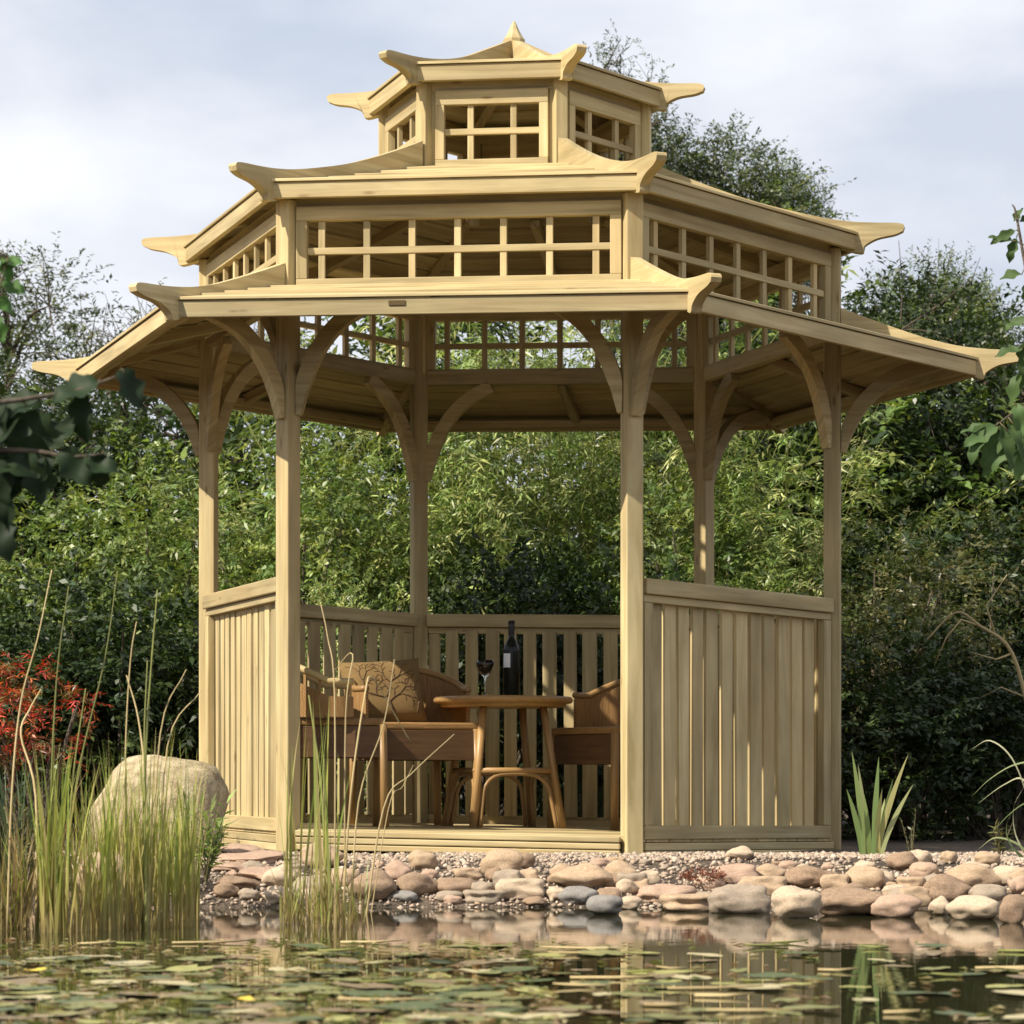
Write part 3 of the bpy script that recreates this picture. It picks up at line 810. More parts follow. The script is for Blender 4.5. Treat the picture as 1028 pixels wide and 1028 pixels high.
BUSH = {
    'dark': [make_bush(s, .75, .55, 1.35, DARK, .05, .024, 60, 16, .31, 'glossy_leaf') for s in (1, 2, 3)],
    'mid': [make_bush(s, .75, .6, 1.6, MID, .042, .017, 66, 17, .30) for s in (11, 12, 13)],
    'lime': [make_bush(s, .7, .55, 1.3, LIME, .040, .012, 70, 15, .28, 'leaf', .35) for s in (21, 22)],
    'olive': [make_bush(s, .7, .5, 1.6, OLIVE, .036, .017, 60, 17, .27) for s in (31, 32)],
}
BAMB = [make_bamboo(s, .95, 2.7, c) for s, c in ((41, LIME), (42, MID), (43, LIME))]
BN = ("foliage", "culms")
TN = ("crown", "trunk")
def px_x(px, y): return CAMX + (px - PXC) / F * (y + CAMD)
SHRUBS = [
    # kind, variant, pixel column, Y, scale, label
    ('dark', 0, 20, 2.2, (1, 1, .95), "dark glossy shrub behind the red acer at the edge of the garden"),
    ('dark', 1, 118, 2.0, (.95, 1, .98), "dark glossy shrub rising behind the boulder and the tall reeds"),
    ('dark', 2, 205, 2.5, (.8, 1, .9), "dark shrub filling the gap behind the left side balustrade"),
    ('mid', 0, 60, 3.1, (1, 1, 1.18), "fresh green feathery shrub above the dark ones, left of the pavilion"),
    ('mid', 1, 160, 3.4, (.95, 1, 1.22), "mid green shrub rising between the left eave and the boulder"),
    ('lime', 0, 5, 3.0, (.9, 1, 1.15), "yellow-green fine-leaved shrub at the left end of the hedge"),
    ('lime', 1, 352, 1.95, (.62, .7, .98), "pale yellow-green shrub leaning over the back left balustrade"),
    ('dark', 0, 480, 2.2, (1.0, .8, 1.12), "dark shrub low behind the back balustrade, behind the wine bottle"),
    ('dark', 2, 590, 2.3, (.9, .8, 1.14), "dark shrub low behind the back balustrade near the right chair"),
    ('lime', 0, 735, 1.9, (.55, .6, .93), "pale sprig-leaved shrub showing above the right front balustrade"),
    ('mid', 2, 300, 3.0, (1, 1, 1.25), "green shrub seen between the two left-hand posts of the pavilion"),
    ('mid', 0, 700, 3.1, (.95, 1, 1.22), "green shrub seen around the back right post of the pavilion"),
    ('olive', 0, 875, 2.3, (1, 1, .98), "olive green fine-leaved shrub just right of the pavilion"),
    ('olive', 1, 985, 2.6, (1, 1, 1.02), "olive brown shrub at the right edge behind the arching grass"),
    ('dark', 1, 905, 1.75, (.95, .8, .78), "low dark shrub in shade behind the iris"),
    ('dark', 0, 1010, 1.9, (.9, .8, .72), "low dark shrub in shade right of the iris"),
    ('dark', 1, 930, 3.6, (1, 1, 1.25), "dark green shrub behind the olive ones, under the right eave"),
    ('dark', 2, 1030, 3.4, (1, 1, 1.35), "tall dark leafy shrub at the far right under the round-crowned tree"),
]
for i, (k, v, px, y, sc, lab) in enumerate(SHRUBS):
    plant("shrub", BUSH[k][v], px_x(px, y), y, i * 1.7, sc, lab, "shrub", "shrubs around the pavilion")
BAMBOO = [
    (0, 270, 3.7, (1, 1, .88), "feathery yellow-green bamboo seen through the left side of the pavilion"),
    (1, 385, 3.9, (1, 1, 1.06), "darker green bamboo behind the back left post"),
    (2, 480, 3.6, (1.05, 1, 1.17), "bright feathery bamboo seen through the middle, right of the back left post"),
    (0, 575, 3.8, (1, 1, 1.20), "bright feathery bamboo seen through the middle, left of the right front post"),
    (1, 665, 4.0, (1, 1, 1.18), "dark green bamboo seen between right front post and back right post"),
    (2, 770, 3.8, (1, 1, .9), "feathery bamboo seen between the back right post and the right post"),
]
for i, (v, px, y, sc, lab) in enumerate(BAMBOO):
    plant("bamboo", BAMB[v], px_x(px, y), y, i * 2.1, sc, lab, "bamboo", "bamboo behind the pavilion", BN)

T1 = make_tree(61, 5.5, 3.6, .95, GREY + MID[:1], 46, .36, 120, .045, .018, m=11)
T2 = make_tree(62, 4.6, 3.0, 1.0, MID + GREY, 42, .36, 120, .045, .018, m=11)
T3 = make_tree(63, 4.4, 3.2, .9, GREY, 26, .34, 52, .05, .02, bare=60)
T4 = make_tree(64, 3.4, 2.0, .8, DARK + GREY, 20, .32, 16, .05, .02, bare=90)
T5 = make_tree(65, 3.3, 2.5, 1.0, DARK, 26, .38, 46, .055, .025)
T6 = make_tree(66, 6.2, 2.2, .6, GREY, 26, .22, 34, .040, .016, twig=.17, bare=18)
TREES = [
    (T1, 700, 10.0, 0, (1, 1, .96), "dense grey-green tree rising behind the right slope of the middle roof"),
    (T1, 772, 10.4, 2.2, (.52, .6, .90), "loose-crowned tree beside the dense one, clear of the roof edge"),
    (T2, 935, 9.5, 1, (.66, .7, .93), "round-crowned green tree behind the right tips of the roof"),
    (T3, 862, 11.0, 3, (.6, .6, .82), "thin twiggy tree between the two right-hand tree crowns"),
    (T6, 616, 9.6, 1.5, (.7, .7, .955), "tall thin tree whose leafy twigs show beside the top roof"),
    (T3, 5, 9.5, 0, (1, 1, .98), "airy grey-green tree at the left edge against the sky"),
    (T4, 130, 7.0, 1, (1, 1, 1), "thin twiggy tree under the left roof tip with sky showing through"),
    (T4, 235, 7.4, 2.5, (.9, .9, 1), "small open-branched tree seen under the left eave"),
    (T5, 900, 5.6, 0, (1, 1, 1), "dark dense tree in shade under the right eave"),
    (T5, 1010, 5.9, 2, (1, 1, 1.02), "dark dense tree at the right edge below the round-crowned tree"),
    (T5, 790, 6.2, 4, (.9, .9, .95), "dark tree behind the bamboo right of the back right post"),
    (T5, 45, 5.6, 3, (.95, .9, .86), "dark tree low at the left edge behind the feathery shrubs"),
]
for me_, px, y, rz, sc, lab in TREES:
    plant("tree", me_, px_x(px, y), y, rz, sc, lab, "tree", "trees behind the pavilion", TN)
# closed mass of hedge foliage behind the bamboo
rng = np.random.default_rng(98)
lb = []
for i in range(300):
    x = rng.uniform(-6.5, 6.5); top = 3.25 if -.75 < x < 2.0 else (2.5 if -1.6 < x < -.7 else 2.1)
    lb.append((np.array([x, rng.uniform(4.7, 5.8), rng.uniform(.1, top)]), rng.uniform(.36, .55)))
Q, T = lobe_sprays(rng, lb, 26, .26, 10, .085, .036, MID + DARK)
me = quads_mesh("hedge_foliage", Q, T); me.materials.append(M['leaf'])
tag(link_mesh("hedge_foliage", me, None), "dense hedge foliage behind the bamboo, read as one mass", "hedge", kind='stuff')
# far woodland: one mass closing the horizon
rng = np.random.default_rng(99)
lb = []
for i in range(170):
    x = rng.uniform(-16, 16); y = rng.uniform(15, 20); lb.append((np.array([x, y, rng.uniform(.2, 2.2)]), rng.uniform(.7, 1.1)))
Q, T = lobe_sprays(rng, lb, 22, .4, 9, .14, .07, DARK + MID)
me = quads_mesh("woodland", Q, T); me.materials.append(M['leaf'])
tag(link_mesh("woodland", me, None), "far mass of dark foliage closing the view behind the garden", "woodland", kind='stuff')

# ------------------------------------------------------------------ blades: reeds, iris, grasses
def blade_strip(base, heading, length, width, lean, bend, seg=6, twist=0.0):
    """ribbon points (seg+1, 2, 3)"""
    s = np.linspace(0, 1, seg + 1)
    d = np.array([math.cos(heading), math.sin(heading), 0.0]); sd = np.array([-math.sin(heading + twist), math.cos(heading + twist), 0.0])
    ang = lean + bend * s ** 1.6
    st_l = length / seg
    p = np.array(base, float); out = []
    for i in range(seg + 1):
        w = width * (1 - s[i] ** 2.2) * (0.75 + .5 * min(1, s[i] * 3)) / 1.25 + 0.0004
        out.append((p - sd * w / 2, p + sd * w / 2))
        p = p + (d * math.sin(ang[i]) + np.array([0, 0, 1]) * math.cos(ang[i])) * st_l
    return np.array(out)
def blades_mesh(name, strips, tints, fade=None):
    V, Fc, Cc = [], [], []
    for sp, c in zip(strips, tints):
        o = len(V); k = len(sp)
        for i in range(k):
            # butt of the blade keeps its dry colour, the tip its green: the plant's own colour
            cc = np.array(c) if fade is None else np.array(fade) * (1 - min(1, i / (k * .55))) + np.array(c) * min(1, i / (k * .55))
            V += [sp[i, 0], sp[i, 1]]; Cc += [(*cc, 1)] * 2
        Fc += [(o + 2 * i, o + 2 * i + 1, o + 2 * i + 3, o + 2 * i + 2) for i in range(k - 1)]
    me = bpy.data.meshes.new(name); me.from_pydata([tuple(v) for v in V], [], Fc)
    at_ = me.attributes.new("tint", 'FLOAT_COLOR', 'POINT'); at_.data.foreach_set("color", np.array(Cc, np.float32).reshape(-1))
    me.polygons.foreach_set("use_smooth", [True] * len(Fc)); me.materials.append(M['blade'])
    return me
RC = [(0.30, 0.34, 0.07), (0.40, 0.41, 0.10), (0.22, 0.29, 0.06), (0.48, 0.42, 0.16)]
DRY = [(0.30, 0.22, 0.10), (0.22, 0.15, 0.07), (0.36, 0.28, 0.14), (0.16, 0.14, 0.05)]
def clump(px, pyb, d, pyt, spread_px, n, cols, label, fade, seed, wd=.006, lean=.16, bend=.25, name="reed_clump", cat="reeds", group="reed clumps in the pond margin"):
    rng = np.random.default_rng(seed); s = F / d
    base = at(px, pyb, d); base.z = max(min(base.z, WZ + .02), gz(base.x, base.y)) if d < 9.1 else gz(base.x, base.y)
    h = (pyb - pyt) / s; sp = spread_px / s
    st, ti = [], []
    for i in range(n):
        a = rng.uniform(0, 6.28); rr = sp * rng.uniform(0, 1) ** .6
        b = (math.cos(a) * rr, math.sin(a) * rr * .8, -.03)
        st.append(blade_strip(b, rng.uniform(0, 6.28), h * rng.uniform(.3, 1.0) ** .8 * 1.05, wd * rng.uniform(.5, 1.4), rng.uniform(0, lean), rng.uniform(0, bend) * (2.2 if rng.random() < .12 else 1), 6, rng.uniform(-1, 1)))
        ti.append(np.array(cols[rng.integers(len(cols))]) * rng.uniform(.75, 1.2))
    me = blades_mesh(name, st, ti, fade)
    o = link_mesh(name, me, None); o.location = base
    return tag(o, label, cat, group)
FD = (0.36, 0.28, 0.12)
clump(55, 940, 7.5, 735, 14, 60, RC, "tall narrow green reed clump left of the boulder", FD, 1, .007, .12, .3)
clump(97, 935, 7.6, 742, 32, 75, RC, "dense green reed clump in front of the boulder's left end", FD, 2)
clump(132, 930, 7.7, 725, 36, 85, RC, "dense green reed clump in front of the boulder's middle", FD, 3)
clump(166, 925, 7.8, 735, 32, 75, RC, "dense green reed clump in front of the boulder's right end", FD, 4)
clump(188, 912, 8.2, 768, 12, 80, RC, "thin green reed clump between the boulder and the slates", FD, 5)
clump(18, 930, 7.7, 790, 22, 90, DRY + RC[:1], "dry brown reed tangle by the left edge of the pond", None, 6, .006, .35, .6)
clump(85, 905, 8.5, 815, 26, 90, DRY, "low dry brown stalks below the red acer", None, 7, .005, .3, .5)
clump(326, 925, 7.8, 672, 18, 16, RC, "sparse tall green reeds before the left front post", FD, 8, .008, .10, .12)
clump(300, 905, 8.3, 705, 16, 14, RC, "sparse green reeds right of the left front post's foot", FD, 9, .007, .12, .2)
clump(338, 925, 7.8, 842, 30, 80, DRY + RC, "short dense olive stalks in the water below the step", FD, 10, .005, .25, .4)
clump(296, 918, 8.0, 850, 18, 50, DRY + RC, "short dry stalks in the water before the slates", FD, 11, .005, .3, .4)
clump(60, 840, 9.2, 700, 30, 60, [(0.10, 0.12, 0.03), (0.2, 0.13, 0.05), (.26, .16, .06)], "loose olive and rust grasses under the red acer", None, 12, .006, .5, .9, "grass_clump", "grass", "grass clumps on the bank")
clump(8, 850, 9.0, 690, 26, 70, [(0.05, 0.075, 0.03), (0.07, 0.10, 0.04)], "dark strap-leaved clump at the left edge under the red acer", None, 13, .012, .35, .8, "grass_clump", "grass", "grass clumps on the bank")
clump(112, 884, 9.1, 768, 34, 170, RC + DRY[:2], "fine mixed grass tuft growing against the boulder's left half", FD, 41, .005, .2, .5, "grass_clump", "grass", "grass clumps on the bank")
clump(165, 884, 9.15, 790, 30, 130, RC + DRY[:2], "fine mixed grass tuft growing against the boulder's right half", FD, 42, .005, .2, .5, "grass_clump", "grass", "grass clumps on the bank")
# leafy weeds
def weed(px, pyb, d, pyt, label, seed, cols, n=9, Ll=.05, Lw=.014):
    rng = np.random.default_rng(seed); s = F / d; h = (pyb - pyt) / s
    b = at(px, pyb, d); b.z = gz(b.x, b.y) if d > 9 else b.z
    Q, T = [], []; mb = MB()
    for i in range(n):
        a = rng.uniform(0, 6.28); l = h * rng.uniform(.5, 1.05); dr = np.array([math.cos(a) * rng.uniform(.05, .4), math.sin(a) * rng.uniform(.05, .4), 1.0]); dr /= np.linalg.norm(dr)
        mb.tube([Vector((0, 0, -.02)), Vector(dr * l * .5), Vector(dr * l)], [.003, .0025, .001], 4, 1.0, False)
        m = 12; q, tt = sprays(rng, np.zeros((1, 3)) + dr * l * .15, dr[None], np.array([l * .85]), m, Ll, Lw, pick_tint(rng, 1, cols), -.02, .3)
        Q.append(q); T.append(tt)
    r = empty("weed", b); me = quads_mesh("leaves", np.concatenate(Q), np.concatenate(T)); me.materials.append(M['leaf'])
    link_mesh("leaves", me, None, r); mb.build("stems", M['stem'], r)
    return tag(r, label, "weed", "weeds on the bank")
weed(207, 880, 8.9, 800, "curly-leaved green weed between the boulder and the slate pile", 3, LIME, 9, .06, .012)
weed(22, 900, 8.8, 800, "pale budded weed among the dry reeds", 4, OLIVE, 10, .03, .012)
weed(915, 850, 10.4, 800, "thin upright brown weed by the arching grass", 5, OLIVE, 3, .025, .008)
weed(1004, 846, 10.2, 800, "small straggly weed behind the arching grass", 6, OLIVE, 5, .03, .01)

# single tall stems, each traced in its own place and thickness
STEMS = [
    ([(7, 938), (12, 796), (21, 705), (38, 640), (52, 572)], 7.6, .0035, 'straw', "tall pale stem leaning right, outermost on the left"),
    ([(49, 945), (52, 775), (58, 670), (69, 588)], 7.5, .0035, 'greenstem', "tall olive stem, second from the left edge"),
    ([(64, 940), (75, 796), (105, 663), (118, 573)], 7.6, .0035, 'greenstem', "tall olive stem leaning right in front of the dark shrub"),
    ([(125, 930), (126, 758), (131, 663), (137, 624)], 7.7, .003, 'straw', "thin brown stem with a tiny hooked tip"),
    ([(143, 932), (146, 768), (151, 680), (158, 592)], 7.7, .0045, 'greenstem', "thick green stem standing tallest above the boulder"),
    ([(150, 925), (146, 790), (139, 722), (127, 678)], 7.9, .0045, 'straw', "pale stem bent to the left above the boulder"),
    ([(147, 930), (146, 850), (145, 740), (148, 663)], 7.6, .004, 'greenstem', "green stem ending in a small fork above the boulder"),
    ([(150, 925), (161, 737), (187, 672)], 7.8, .003, 'straw', "pale stem leaning right towards the pavilion corner"),
    ([(160, 925), (168, 750), (203, 692)], 7.8, .003, 'straw', "pale stem slanting right across the side balustrade"),
    ([(189, 905), (193, 850), (196, 803), (197, 776)], 8.3, .0045, 'straw', "short thick straw stem beside the slates"),
    ([(36, 930), (36, 800), (21, 738), (30, 712), (41, 692)], 7.7, .004, 'straw', "kinked straw stem below the red acer"),
    ([(66, 935), (72, 796), (86, 691)], 7.6, .004, 'greenstem', "olive stem rising before the red acer leaves"),
    ([(336, 925), (336, 700), (329, 640), (322, 606)], 7.9, .003, 'straw', "thin dry stem rising before the balustrade inside the opening"),
    ([(352, 925), (360, 805), (385, 728), (396, 662)], 7.9, .003, 'straw', "thin straw crossing in front of the printed cushion"),
    ([(343, 925), (352, 800), (366, 700), (373, 680), (392, 710), (412, 745)], 7.9, .0035, 'straw', "straw broken over at its top before the printed cushion"),
    ([(362, 868), (385, 812), (413, 777), (456, 737)], 8.6, .0035, 'straw', "bright straw slanting right above the step"),
    ([(366, 868), (390, 812), (404, 790), (415, 768)], 8.6, .002, 'straw', "thin straw forking off beside the bright slanting one"),
    ([(346, 925), (347, 720), (354, 657), (335, 674)], 8.0, .003, 'straw', "straw with a sharply folded tip beside the slotted chair arm"),
    ([(327, 925), (324, 805), (310, 698)], 7.9, .0055, 'greenstem', "thick pale green stem leaning left against the dark opening"),
]
for pts, d, rad, mt, lab in STEMS:
    p = [at(a, b, d + 0.05 * i) for i, (a, b) in enumerate(pts)]
    p[0].z = min(p[0].z, gz(p[0].x, p[0].y) - .01) if d > 8.5 else min(p[0].z, WZ - .02)
    c = [Vector(q) for q in catmull(p, 5)]; b0 = c[0].copy()
    mb = MB(); mb.tube([q - b0 for q in c], list(np.linspace(rad, rad * .4, len(c))), 6)
    o = mb.build("tall_reed", M[mt]); o.location = b0
    tag(o, lab, "reed stem", "tall single reed stems")

mb = MB(); D0 = 12.75
br = [at(1042, 846, D0), at(1036, 740, D0), at(1016, 656, D0), at(983, 628, D0), at(959, 615, D0), at(928, 645, D0)]; br[0].z = gz(br[0].x, br[0].y) - .02; b0 = br[0].copy()
mb.tube([Vector(q) - b0 for q in catmull(br, 5)], list(np.linspace(.014, .003, 26)), 6)
for pl in ([(1000, 640), (990, 608), (1011, 577)], [(983, 628), (965, 622), (950, 640), (938, 668)], [(1016, 656), (1000, 662), (975, 655)], [(1030, 700), (1005, 690), (985, 700)]):
    mb.tube([at(a_, b_, D0) - b0 for a_, b_ in pl], list(np.linspace(.006, .002, len(pl))), 5)
o = mb.build("dead_branch", M['straw']); o.location = b0
tag(o, "bare pale dead branch sticking out of the olive shrubs at the right", "dead branch")

# iris: few broad sword leaves
def sword(name, px, pyb, d, tips, width, cols, label, cat):
    s = F / d; b = at(px, pyb, d); b.z = gz(b.x, b.y); st, ti = [], []
    r = empty(name, b)
    for i, (tx_, ty_, off) in enumerate(tips):
        dx, hz = (tx_ - px) / s, (pyb - ty_) / s
        n = 9; sp = []
        for k in range(n + 1):
            q = k / n; w = width * (0.65 + .7 * q if q < .5 else 1.0) * (1 - max(0, (q - .45) / .55) ** 1.7) + .0006
            c = np.array([off / s + dx * q ** 1.35 - off / s * q, .02 * math.sin(i * 2.3) + .06 * math.sin(i * 1.7) * q, -.02 + (hz + .02) * (q - .05 * q * q) / .95])
            sd = np.array([1, .45 * math.sin(i * 1.9), 0]); sp.append((c - sd * w / 2 + np.array([0, -w * .12, 0]), c + sd * w / 2))
        me = blades_mesh("leaf", [np.array(sp)], [cols[i % len(cols)]]); o = link_mesh("leaf", me, None, r)
    return tag(r, label, cat)
IC = [(0.22, 0.29, 0.10), (0.36, 0.38, 0.17), (0.16, 0.23, 0.08), (0.40, 0.38, 0.16)]
sword("iris", 875, 868, 10.15, [(855, 762, -8), (864, 776, -4), (881, 768, 1), (910, 766, 6), (898, 790, 8), (918, 796, 9), (849, 800, -9), (884, 800, 3), (869, 806, -2), (890, 810, 6)], .021, IC,
      "upright iris with broad striped sword leaves standing among the rocks", "iris")
AB = [[(1046, 872), (1046, 815), (1038, 778), (1018, 777), (994, 791), (976, 808)], [(1044, 872), (1042, 828), (1032, 792), (1014, 797), (990, 816)], [(1042, 872), (1038, 842), (1028, 816), (1008, 825), (986, 846)],
      [(1040, 872), (1030, 845), (1034, 815), (1046, 790)], [(1036, 872), (1022, 848), (1022, 820), (1034, 800)], [(1032, 872), (1012, 856), (1006, 838), (1010, 822)], [(1038, 872), (1024, 858), (1000, 850), (982, 862)],
      [(1048, 872), (1050, 800), (1062, 765), (1085, 770)], [(1050, 872), (1062, 820), (1084, 800), (1104, 822)], [(1046, 872), (1044, 800), (1050, 755), (1070, 735)], [(1044, 872), (1034, 812), (1020, 770), (1000, 752), (984, 760)], [(1034, 872), (1016, 862), (1002, 866)]]
rg = random.Random(9); gb0 = at(1042, 872, 9.9); gb0.z = gz(gb0.x, gb0.y); st, ti = [], []
for k, pl in enumerate(AB):
    pts = [np.array(at(a_, b_, 9.9) - at(1042, 872, 9.9)) + np.array([0, .05 * math.sin(k * 2.1) * i, -.02 if i == 0 else 0]) for i, (a_, b_) in enumerate(pl)]
    c = catmull(pts, 5); n_ = len(c); sp = []
    for i, q in enumerate(c):
        w = .0095 * (1 - (i / (n_ - 1)) ** 2.5) + .0008; sd = np.array([.35, .55, .75]); sp.append((q - sd * w / 2, q + sd * w / 2))
    st.append(np.array(sp)); ti.append(np.array(((0.24, 0.28, 0.13), (0.38, 0.38, 0.24), (0.18, 0.24, 0.09))[k % 3]))
o = link_mesh("grass_clump", blades_mesh("grass_clump", st, ti, None), None); o.location = gb0
tag(o, "pale grass clump with long arching blades at the right end of the rocks", "grass", "grass clumps on the bank")

# red acer
rng = np.random.default_rng(8)
RED = [(0.50, 0.07, 0.04), (0.40, 0.05, 0.034), (0.34, 0.085, 0.034), (0.46, 0.15, 0.055), (0.20, 0.10, 0.04), (0.14, 0.11, 0.035)]
lb = [(np.array([(px - 40) / 260, 0 + rng.uniform(-.15, .15), (842 - py) / 260]), r * 1.05) for px, py, r in
      ((-10, 690, .14), (22, 665, .10), (15, 700, .11), (48, 725, .07), (70, 697, .06), (80, 690, .04), (30, 740, .06), (58, 735, .06), (-20, 730, .13), (-30, 670, .13))]
Q, T = lobe_sprays(rng, lb, 230, .09, 12, .035, .0075, RED, .5)
acer = empty("red_acer", at(40, 830, 10.6)); acer.location.z = gz(acer.location.x, acer.location.y)
me = quads_mesh("foliage", Q, T); me.materials.append(M['leaf']); link_mesh("foliage", me, None, acer)
mb = MB(); stems_to(lb, .012, mb, rng); mb.build("trunk", M['bark'], acer)
tag(acer, "small lace-leaved acer with bright red foliage at the left bank", "acer")

# ------------------------------------------------------------------ rocks
RM = {
    'tan': rock_mat("tan_stone", (0.33, 0.225, 0.135), (0.50, 0.365, 0.24)),
    'pale': rock_mat("pale_stone", (0.40, 0.30, 0.20), (0.58, 0.455, 0.325)),
    'pink': rock_mat("pink_stone", (0.34, 0.22, 0.15), (0.49, 0.345, 0.25)),
    'brown': rock_mat("brown_stone", (0.20, 0.13, 0.08), (0.35, 0.24, 0.155)),
    'grey': rock_mat("grey_stone", (0.25, 0.195, 0.14), (0.38, 0.305, 0.225)),
    'slate': rock_mat("blue_grey_stone", (0.17, 0.155, 0.14), (0.28, 0.26, 0.235)),
    'boulder': rock_mat("lichened_boulder", (0.21, 0.16, 0.085), (0.48, 0.395, 0.25), 5, .9, (0.09, 0.09, 0.04)),
}
def rock_mesh(seed, rough=.22, boxy=0.0):
    import bmesh
    bm = bmesh.new(); bmesh.ops.create_icosphere(bm, subdivisions=4, radius=1.0)
    o = Vector((seed * 7.3, seed * 3.1, seed * 1.7))
    for v in bm.verts:
        p = v.co.copy()
        if boxy:
            m_ = max(abs(p.x), abs(p.y), abs(p.z)); p = p.lerp(p / m_ * .9, boxy)
        k = 1 + rough * mnoise.noise(p * 1.1 + o) + rough * .30 * mnoise.noise(p * 2.2 + o) + rough * .05 * mnoise.noise(p * 7 + o)
        v.co = p * k
    # bounding box to unit
    xs_ = [[v.co[i] for v in bm.verts] for i in range(3)]
    for v in bm.verts:
        for i in range(3): v.co[i] = (v.co[i] - min(xs_[i])) / (max(xs_[i]) - min(xs_[i])) * 2 - 1
    me = bpy.data.meshes.new("rock"); bm.to_mesh(me); bm.free()
    me.polygons.foreach_set("use_smooth", [True] * len(me.polygons))
    return me
BOULDER = rock_mesh(27, .24, .30)
RMESH = [rock_mesh(s, .30) for s in range(1, 10)] + [rock_mesh(s, .34, .5) for s in range(11, 15)]
def on_ground(px, py):
    """depth where the view ray through the pixel meets ground or water"""
    for d in np.arange(8.0, 11.5, 0.01):
        p = at(px, py, d)
        if p.z <= max(gz(p.x, p.y), WZ): return d
    return 10.2
def rock(px0, py0, px1, py1, col, label, mesh=None, group="rocks along the pond edge", dep=.75, rz=None, d=None, name="rock"):
    i = rock.n; rock.n += 1
    pxc = (px0 + px1) / 2; d = d or on_ground(pxc, py1); s = F / d
    if name == 'rock': px0, px1, py0 = px0 - .02 * (px1 - px0), px1 + .02 * (px1 - px0), py0 - .02 * (py1 - py0)
    w, h = (px1 - px0) / s, (py1 - py0) / s
    me = RMESH[i % len(RMESH)] if mesh is None else (RMESH[mesh] if isinstance(mesh, int) else mesh)
    if not me.materials: me.materials.append(RM[col])
    o = bpy.data.objects.new(name, me); C.objects.link(o)
    b = at(pxc, py1, d)
    sink = .16
    hz = h / 2 / (1 - sink * .5)
    o.scale = (w / 2, w / 2 * dep, hz)
    o.location = (b.x, b.y + w / 2 * dep * .7, b.z + h - hz)
    o.rotation_euler = (0, 0, random.Random(i).uniform(-.3, .3) if rz is None else rz)
    o.material_slots[0].link = 'OBJECT'; o.material_slots[0].material = RM[col]
    return tag(o, label, "rock", group)
rock.n = 0
def z7(x0, y0, x1, y1): return (280 + x0 * .3502, 560 + y0 * .3502, 280 + x1 * .3502, 560 + y1 * .3502)
def z8(x0, y0, x1, y1): return (600 + x0 * .4163, 560 + y0 * .4163, 600 + x1 * .4163, 560 + y1 * .4163)
